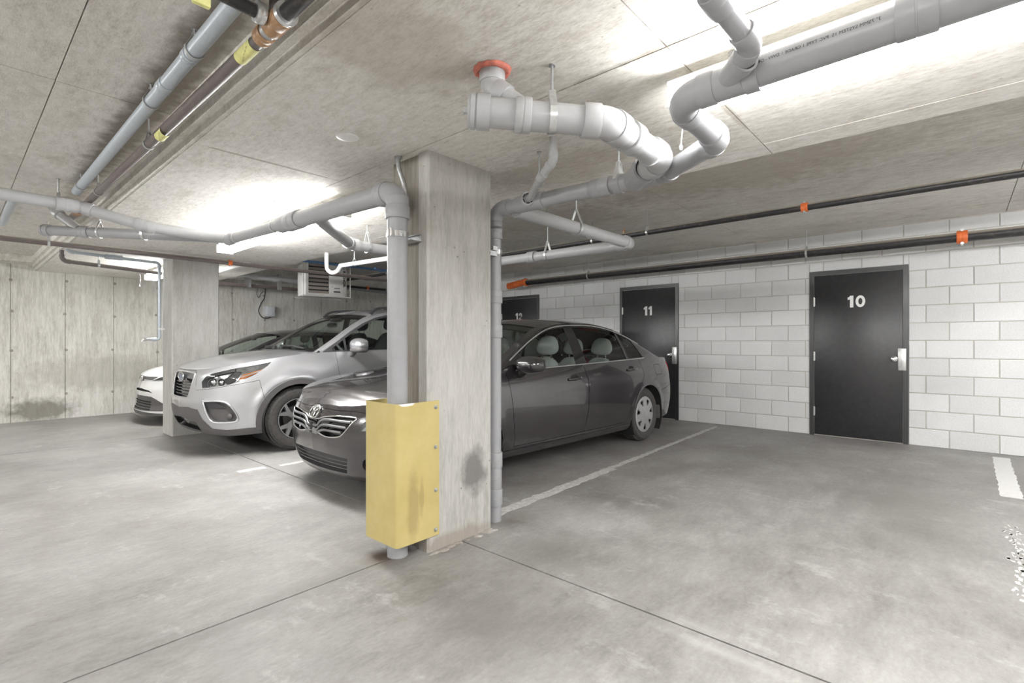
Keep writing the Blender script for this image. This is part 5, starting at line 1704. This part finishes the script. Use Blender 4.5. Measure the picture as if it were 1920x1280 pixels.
R_ = [
    ('front_bumper', 0, [(-.05, .05), (sx(.66), .05), (sx(.60), .45), (sx(.52), .80), (sx(.36), .77), (sy(.55), .71), (sy(.40), .70), (sy(.38), .86), (sy(.3), .90), (-.05, .898)], sil, 0, {'both': 1, 'seam': .004}),
    ('front_door', 0, [(sx(1.46), .40), (sx(2.40), .40), (sx(2.45), .7), (sx(2.44), .95), (sx(2.40), 1.3), (sx(1.36), 1.3), (sx(1.39), .9), (sx(1.42), .6)], sil, 0, {'seam': .0045}),
    ('rear_door', 0, [(sx(2.40), .40), (sx(3.14), .40), (sx(3.22), .62), (sx(3.40), .80), (sx(3.48), .95), (sx(3.46), 1.3), (sx(2.40), 1.3), (sx(2.44), .95), (sx(2.45), .7)], sil, 0, {'seam': .0045}),
    ('side_cladding', 0, [(sx(1.25), 0), (sx(3.35), 0), (sx(3.35), .39), (sx(1.25), .39)], CM['grey_trim'], .006, {}),
    ('bumper_cladding', 0, [(-.05, .1), (sx(.66), .1), (sx(.66), .295), (sx(.42), .30), (sy(.72), .288), (sy(.60), .305), (sy(.51), .40), (sy(.455), .50), (sy(.38), .505), (sy(.28), .515), (-.05, .495)], CM['grey_trim'], .004, {'both': 1, 'rim': 1}),
    ('lower_intake', 0, [(-.05, .285), (sy(.42), .265), (sy(.39), .365), (-.05, .395)], CM['blackglass'], -.05, {'both': 1, 'rim': 1}),
    ('fog_pocket', 0, FOG, CM['grey_trim'], -.028, {'rim': 1, 'round': .03}),
    ('grille', 0, G, CM['blackglass'], -.045, {'both': 1, 'rim': 1}),
    ('headlamp', 0, HL, CM['lamp_in'], -.035, {'rim': 1}),
    ('front_arch_cladding', 0, circ(c, .93, .355, .445), CM['grey_trim'], .008, {'rim': 1}),
    ('rear_arch_cladding', 0, circ(c, 3.60, .355, .445), CM['grey_trim'], .008, {'rim': 1}),
    ('wheel_opening', 0, circ(c, .93, .355, .385), None, 0, {'both': 1}),
    ('wheel_opening', 0, circ(c, 3.60, .355, .385), None, 0, {'both': 1}),
    ('window_frame', 1, sidewin(c, 1.22, 3.9, .001, .030, 0, -.1, 14), CM['trim'], .001, {}),
    ('quarter_light', 1, sidewin(c, 1.345, 1.50, .014, .062), CM['glass'], -.006, {}),
    ('front_window', 1, sidewin(c, 1.53, 2.38, .012, .060), CM['glass'], -.006, {}),
    ('rear_window', 1, sidewin(c, 2.48, 3.36, .012, .060, 0, -.05), CM['glass'], -.006, {}),
    ('rear_quarter_glass', 1, sidewin(c, 3.44, 4.0, .03, .07, -.03, -.12), CM['glass'], -.006, {}),
    ('hood', 2, [(-.05, -.05), (sx(1.06), -.05), (sx(1.08), .80), (sx(.95), .90), (sx(.3), .95), (sy(.45), 1.2), (-.05, 1.2)], sil, 0, {'seam': .004}),
    ('cowl_panel', 2, [(sx(1.06), -.05), (sx(1.155), -.05), (sx(1.155), .93), (sx(1.08), .86)], CM['trim'], -.008, {}),
    ('windshield', 2, [(sx(1.155), -.05), (sx(1.97), -.05), (sx(1.97), .915), (sx(1.155), .945)], CM['screen'], -.004, {'seam': .006}),
    ('tailgate_glass', 2, [(sx(4.18), -.05), (sx(4.5), -.05), (sx(4.5), .85), (sx(4.18), .85)], CM['glass'], -.004, {'seam': .006}),
    ('tail_lamp', 0, [(sx(4.3), 1.05), (sx(4.5), 1.05), (sry(.5), 1.0), (sry(.5), .88), (sx(4.45), .86)], CM['red'], .006, {'rim': 1}),
]
c.build(root, R_, mats)
c.patch('headlamp_glass', 0, HL, CM['clear'], .002)
c.patch('lamp_bezel', 0, [(sx(.30), .795), (sx(.24), .76), (sx(.20), .80), (sx(.30), .895), (sx(.36), .89)], CM['grey_trim'], -.018, rim=True)
c.patch('lamp_brow', 0, [(sy(.49), .80), (sy(.53), .840), (sy(.60), .872), (sx(.30), .925), (sx(.30), .895), (sy(.60), .845)], CM['grey_trim'], -.012)
c.patch('amber_reflector', 0, [(sx(.33), .805), (sx(.37), .86), (sx(.56), .915), (sx(.50), .875), (sx(.38), .82)], CM['amber'], -.010)
c.patch('lamp_divider', 0, [(sx(.355), .828), (sx(.365), .845), (sx(.53), .902), (sx(.515), .885)], CM['cover'], -.006)
for y, r in ((.60, .034), (.68, .03)):
    for sd in (-1, 1):
        p = c.P(0, sy(y), .785, -.03, sd)
        bm = bmesh.new(); lathe(bm, [(-.01, r * 1.25), (.006, r * 1.2), (.008, r), (.012, r * .9), (.020, r * .5), (.022, .002)], p, V((-1, sd * .45, .05)), 20); c.local('projector', bm, M['chrome'], None, 50)
c.patch('grille_wing', 0, WING, CM['bar_grey'], -.010, rim=True, merged=True, round=.01)
c.strip('grille_surround', 0, [(sy(.002), .878)] + G[1:5] + [(sy(.002), .605)], .007, CM['cover'], .001, 4)
for z in (.640, .672, .704, .736, .768):
    w = .245 + (z - .62) * .30
    c.strip('grille_bar', 0, [(sy(.002), z - .003), (sy(.09), z), (sy(.15), z - .004), (sy(w), z)], .0045, CM['bar_grey'], -.022, 5)
bm = bmesh.new()
o_ = [V((float(c.ev(0, abs(.078 * math.cos(q)) + .001, .815)[0]) - .012, .078 * math.cos(q), .822 + .048 * math.sin(q))) for q in [2 * math.pi * k / 32 for k in range(32)]]
sweep(bm, o_, .007, 8, closed=True)
bd = c.local('oval_badge', bm, M['chrome'], None, 60)
bm = bmesh.new(); vs = [bm.verts.new(p + V((.004, 0, 0))) for p in o_]; bm.faces.new(vs); c.local('badge_field', bm, simple('badge_blue', (.20, .23, .30), .3), bd, None)
bm = bmesh.new()
for (y, z, r) in ((.040, .838, .013), (-.005, .842, .009), (-.03, .832, .008), (-.045, .815, .008), (-.012, .805, .009), (.022, .803, .008)):
    st_ = []
    for k in range(8):
        rr = r if k % 2 == 0 else r * .28
        st_.append(bm.verts.new((o_[8].x - .006, y + rr * math.cos(k * math.pi / 4), z + rr * math.sin(k * math.pi / 4) * 1.15)))
    bm.faces.new(st_)
c.local('badge_stars', bm, M['chrome'], bd, None)
for sd in (-1, 1):
    p = c.P(0, sy(.735), .425, -.026, sd)
    bm = bmesh.new(); lathe(bm, [(-.02, .034), (.0, .034), (.004, .027), (.006, .014), (.007, .002)], p, V((-.8, sd * .6, 0)), 20); c.local('fog_lamp', bm, CM['dark_metal'], None, 50)
c.patch('fog_hood', 0, [(sy(.535), .58), (sy(.66), .580), (sy(.72), .535), (sy(.70), .515), (sy(.57), .53)], CM['trim'], -.012, rim=True)
c.strip('pocket_lip', 0, FOG + [FOG[0]], .010, sil, .003, 4)
for sd in (-1, 1):
    rp = []
    for x in (2.02, 2.12, 2.3, 2.7, 3.2, 3.7, 3.95, 4.05):
        p = c.P(2, c.sx(x), .90, .052 if 2.1 < x < 3.98 else .008, sd); rp.append(p)
    bm = bmesh.new(); ribbon(bm, curve_pts(rp, 4), (0, 1, 0), .04, .03); rr = c.local('roof_rail', bm, CM['trim'], None, 40)
    for x in (2.35, 3.75):
        p = c.P(2, c.sx(x), .90, .0, sd); bm = bmesh.new(); box(bm, (p.x - .12, p.y - .018, p.z - .02), (p.x + .12, p.y + .018, p.z + .045), .008); c.local('rail_foot', bm, CM['trim'], rr, 40)
    for x in (.93, 3.60):
        tyre_wheel(c, x, .352, .862, .352, .22, .226, 'alloy', sd, mats)
        wheel_well(c, x, .355, .388, .45, .89, sd, CM['liner'])
c.strip('wiper', 2, [(sx(1.18), .72), (sx(1.205), .4), (sx(1.21), .05)], .009, CM['trim'], .012, 4, sides=(-1,))
c.strip('wiper', 2, [(sx(1.17), -.10), (sx(1.20), -.4), (sx(1.21), -.66)], .009, CM['trim'], .012, 4, sides=(-1,))
mirror(c, (1.60, 1.005, 1.165), -1, mats, .12, .085, .095, (-.02, -.075), lower=CM['grey_trim']); mirror(c, (1.60, 1.005, 1.165), 1, mats, .12, .085, .095, (-.02, -.075), lower=CM['grey_trim'])
door_handle(c, 2.24, .93, mats); door_handle(c, 3.24, .96, mats)
bm = bmesh.new(); box(bm, (.2, -.62, .24), (4.4, .62, .34), .03); c.local('underbody', bm, CM['liner'], None, 40)
interior(c, 1.62, 1.06, 2.02, .37, .66, 3.0, CM['dark_seat'], .36, 4.2, h=.64)
bm = bmesh.new(); superbox(bm, .02, .12, .035, 3, fn=lambda p: V((1.80 + p.x, p.y, 1.43 + p.z))); m_ = c.local('rear_view_mirror', bm, CM['cover'], None, 60)
bm = bmesh.new(); superbox(bm, .05, .13, .025, 3, fn=lambda p: V((1.86 + p.x, p.y, 1.50 + p.z))); c.local('camera_housing', bm, CM['cover'], m_, 60)
c.patch('headliner', 2, [(sx(2.02), -.05), (sx(4.1), -.05), (sx(4.1), .97), (sx(2.02), .97)], CM['roofcloth'], -.03, merged=True)

# ------------------------------------------------------------------ white hatchback at the far end
wht = car_paint('white_car_paint', (.80, .80, .795), .0, .35)
blk = car_paint('black_roof_paint', (.018, .017, .019), .0, .2)
root = thing('car', 'white hatchback with black roof and pillars, farthest, behind the left column', 'car', (1.86, 9.12, 0))
hat = Car(dict(L=4.37, res=.045, crown_p=2.2, crease=[], arch_bulge=[(.93, .33, .37, .012), (3.57, .33, .37, .012)],
    outline=[(0, 0), (.02, .25), (.07, .45), (.15, .60), (.27, .72), (.45, .82), (.75, .875), (1.2, .892), (2.2, .895), (3.2, .89), (3.7, .865), (4.05, .80), (4.25, .65), (4.34, .4), (4.37, .2), (4.37, 0)],
    zb=[(0, .15), (.5, .15), (1.2, .18), (3.4, .18), (4.37, .28)],
    zs=[(0, .705), (.15, .74), (.5, .805), (.9, .865), (1.2, .90), (2.4, .95), (3.4, 1.0), (4.0, 1.02), (4.37, .98)],
    rh=[(0, .4), (.85, .83), (1.0, .89), (1.4, 1.09), (1.8, 1.26), (2.1, 1.345), (2.5, 1.375), (3.0, 1.36), (3.6, 1.27), (4.0, 1.12), (4.2, 1.0), (4.37, .8)],
    zc=[(0, .705), (.05, .74), (.25, .81), (.6, .885), (.9, .955), (1.1, 1.03), (1.5, 1.21), (1.9, 1.36), (2.3, 1.43), (2.8, 1.435), (3.5, 1.37), (4.0, 1.22), (4.3, 1.04), (4.37, .98)],
    F=[(.1, .03), (.2, .0), (.3, .03), (.44, .03), (.5, .035), (.6, .06), (.68, .075), (.74, .11), (1.0, .3)],
    R=[(.2, .08), (.5, 0), (.9, .05), (1.1, .08)],
    B=[(.1, .07), (.2, .04), (.4, .01), (.6, 0), (.75, .01), (.88, .035), (1.0, .07)],
    bow=[(0, 0), (.5, 0), (.75, .03), (1.0, .15), (1.8, .13), (2.2, .04), (2.6, 0), (3.6, -.05), (4.37, -.03)],
    tum=[(0, .3), (1.2, .40), (4.37, .42)]))
c = hat; sx, sy, sry, E_ = c.sx, c.sy, c.sry, c.smax + .05
mats = dict(paint=wht, pillar=blk, roof=blk, seam=CM['seam']); mats.update(CM)
HL = [(sy(.40), .640), (sy(.55), .69), (sx(.40), .765), (sx(.66), .80), (sx(.50), .73), (sy(.66), .655)]
R_ = [
    ('front_bumper', 0, [(-.05, .02), (sx(.60), .02), (sx(.58), .62), (sy(.6), .645), (-.05, .63)], wht, 0, {'both': 1, 'seam': .004}),
    ('nose_bar', 0, [(-.05, .625), (sy(.06), .622), (sy(.12), .650), (sy(.40), .648), (sy(.52), .70), (sy(.2), .695), (-.05, .70)], CM['grey_trim'], -.004, {'both': 1, 'rim': 1}),
    ('upper_slot', 0, [(-.05, .485), (sy(.33), .480), (sy(.45), .465), (sy(.36), .500), (sy(.1), .520), (-.05, .522)], CM['liner'], -.03, {'both': 1, 'rim': 1}),
    ('lower_mouth', 0, [(-.05, .205), (sy(.62), .21), (sy(.66), .30), (sy(.52), .38), (sy(.42), .415), (-.05, .42)], CM['grey_trim'], -.012, {'both': 1, 'rim': 1}),
    ('chin_lip', 0, [(-.05, .02), (sy(.78), .02), (sy(.70), .175), (-.05, .20)], CM['grey_trim'], .006, {'both': 1, 'rim': 1}),
    ('headlamp', 0, HL, CM['lamp_in'], -.02, {'rim': 1}),
    ('front_door', 0, [(sx(1.36), .26), (sx(2.38), .26), (sx(2.42), .7), (sx(2.38), 1.2), (sx(1.26), 1.2), (sx(1.32), .7)], wht, 0, {'seam': .005}),
    ('rear_door', 0, [(sx(2.38), .26), (sx(3.1), .26), (sx(3.25), .6), (sx(3.42), .85), (sx(3.40), 1.2), (sx(2.38), 1.2), (sx(2.42), .7)], wht, 0, {'seam': .005}),
    ('wheel_opening', 0, circ(c, .93, .32, .365), None, 0, {'both': 1}),
    ('wheel_opening', 0, circ(c, 3.57, .32, .365), None, 0, {'both': 1}),
    ('quarter_light', 1, sidewin(c, 1.22, 1.42, .014, .05), CM['glass'], -.006, {}),
    ('front_window', 1, sidewin(c, 1.46, 2.34, .014, .05), CM['glass'], -.006, {}),
    ('rear_window', 1, sidewin(c, 2.44, 3.4, .014, .05, 0, -.12), CM['glass'], -.006, {}),
    ('hood', 2, [(-.05, -.05), (sx(.92), -.05), (sx(.92), .93), (sx(.3), .95), (sy(.45), 1.2), (-.05, 1.2)], wht, 0, {'seam': .004}),
    ('fender_top', 2, [(-.05, .90), (sx(.96), .90), (sx(.96), 1.1), (-.05, 1.1)], wht, 0, {}),
    ('windshield', 2, [(sx(1.0), -.05), (sx(1.88), -.05), (sx(1.88), .90), (sx(1.0), .94)], CM['screen'], -.004, {'seam': .006}),
    ('rear_glass', 2, [(sx(3.5), -.05), (sx(4.2), -.05), (sx(4.2), .88), (sx(3.5), .88)], CM['glass'], -.004, {'seam': .006}),
    ('hood', 2, [(sy(.45), .94), (sx(.3), .94), (sx(.3), 1.2), (sy(.45), 1.2)], wht, 0, {}),
]
c.build(root, R_, mats)
c.patch('headlamp_glass', 0, HL, CM['clear'], .002)
for z in (.235, .27, .305, .34):
    c.strip('mouth_slat', 0, [(sy(.002), z), (sy(.2), z - .002), (sy(.40), z - .006)], .007, CM['liner'], -.006, 4)
bm = bmesh.new()
for (a, b, cz, r) in ((.066, .045, 0, .007), (.034, .018, .024, .005), (.017, .042, 0, .005)):
    o_ = [V((float(c.ev(0, abs(a * math.cos(q)) + .001, .665)[0]) - .012, a * math.cos(q), .665 + cz + b * math.sin(q))) for q in [2 * math.pi * k / 28 for k in range(28)]]
    sweep(bm, o_, r, 8, closed=True)
c.local('oval_badge', bm, M['chrome'], None, 60)
for sd in (-1, 1):
    for x in (.93, 3.57):
        tyre_wheel(c, x, .32, .84, .32, .20, .215, 'alloy', sd, mats)
        wheel_well(c, x, .32, .366, .45, .87, sd, CM['liner'])
mirror(c, (1.38, .98, .985), -1, mats, .11, .07, .09, paint=blk); mirror(c, (1.38, .98, .985), 1, mats, .11, .07, .09, paint=blk)
door_handle(c, 2.2, .83, mats); door_handle(c, 3.2, .87, mats)
bm = bmesh.new(); box(bm, (.3, -.6, .17), (4.1, .6, .28), .03); c.local('underbody', bm, CM['liner'], None, 40)
interior(c, 1.5, .92, 1.95, .36, .52, 2.85, CM['dark_seat'], .28, 3.9, h=.60, hi=.93)
bm = bmesh.new(); superbox(bm, .02, .11, .035, 3, fn=lambda p: V((1.66 + p.x, p.y, 1.27 + p.z))); c.local('rear_view_mirror', bm, CM['dash'], None, 60)
# ------------------------------------------------------------------ strip lights
def strip_light(x, y0, y1, zc, label, group=None, cord=None, gap=.045):
    zc = zc - gap
    t = thing('strip_light', label, 'light fixture', (x, (y0 + y1) / 2, zc), group)
    obox('housing', (x - .058, y0, zc - .038), (x + .058, y1, zc), M['white_paint'], t, .004)
    bm = bmesh.new()
    prism(bm, [(x - .058, zc - .036), (x - .076, zc - .050), (x - .078, zc - .085), (x - .06, zc - .110), (x + .06, zc - .110), (x + .078, zc - .085), (x + .076, zc - .050), (x + .058, zc - .036)], y0 + .02, y1 - .02, 1)
    mk('lens', bm, M['lens'], t)
    for a, b in ((y0, y0 + .02), (y1 - .02, y1)):
        c = obox('end_cap', (x - .08, a, zc - .116), (x + .08, b, zc - .034), M['white_paint'], t, .003)
    for k in (-.05, .05):
        bm = bmesh.new(); lathe(bm, [(0, .006), (.003, .005)], (x + k, y1, zc - .02), (0, 1, 0), 8)
        mk('screw', bm, M['galv'], t)
    for yy in (y0 + .25, y1 - .25):
        bm = bmesh.new(); lathe(bm, [(0, .03), (.004, .03), (.004, .008), (gap, .008)], (x, yy, zc + gap), (0, 0, -1), 10); mk('mounting_stem', bm, M['galv'], t, 40)
    if cord:
        bm = bmesh.new(); sweep(bm, curve_pts([(cord[0], cord[1], zc - .03), (cord[0] + .01, cord[1], zc - .09), (cord[0], cord[1] + .005, zc - .19)], 5), .0025, 6)
        c = mk('pull_cord', bm, M['white_paint'], t)
        bm = bmesh.new(); lathe(bm, [(0, .003), (.004, .007), (.02, .007), (.026, .003)], (cord[0], cord[1] + .005, zc - .215), (0, 0, 1), 10)
        mk('cord_bead', bm, M['white_paint'], c, 60)
    return t
strip_light(1.96, 3.45, 5.85, Z_B, 'lit white strip light on the ceiling above the silver car', gap=.03)
strip_light(1.98, -1.55, .88, Z_B, 'lit white strip light behind the long pipe, top right', cord=(2.12, .90))
strip_light(2.03, 7.95, 9.10, Z_B, 'small lit strip light behind the left column', cord=(1.9, 9.12))
strip_light(1.98, -6.2, -3.8, Z_B, 'added unseen strip light under the dropped ceiling, behind the viewer', 'added lights out of view')  # added fixture, never in frame: lifts the overall brightness
for yy, w_ in ((-5.0, 'first of four, nearest the front wall'), (-1.2, 'second of four, behind the viewer'), (2.6, 'third of four, left of the viewer'), (6.4, 'last of four, nearest the far wall')):
    strip_light(-2.6, yy, yy + 2.4, Z_L, 'added unseen strip light over the driving lane, ' + w_, 'added lights out of view')  # added lane fixtures, never in frame: brighten the left floor and ceiling
strip_light(5.2, -3.4, -1.0, Z_R, 'added unseen strip light above the empty bays, right of the viewer', 'added lights out of view')  # added bay fixture, never in frame: brightens block wall, right floor and slab
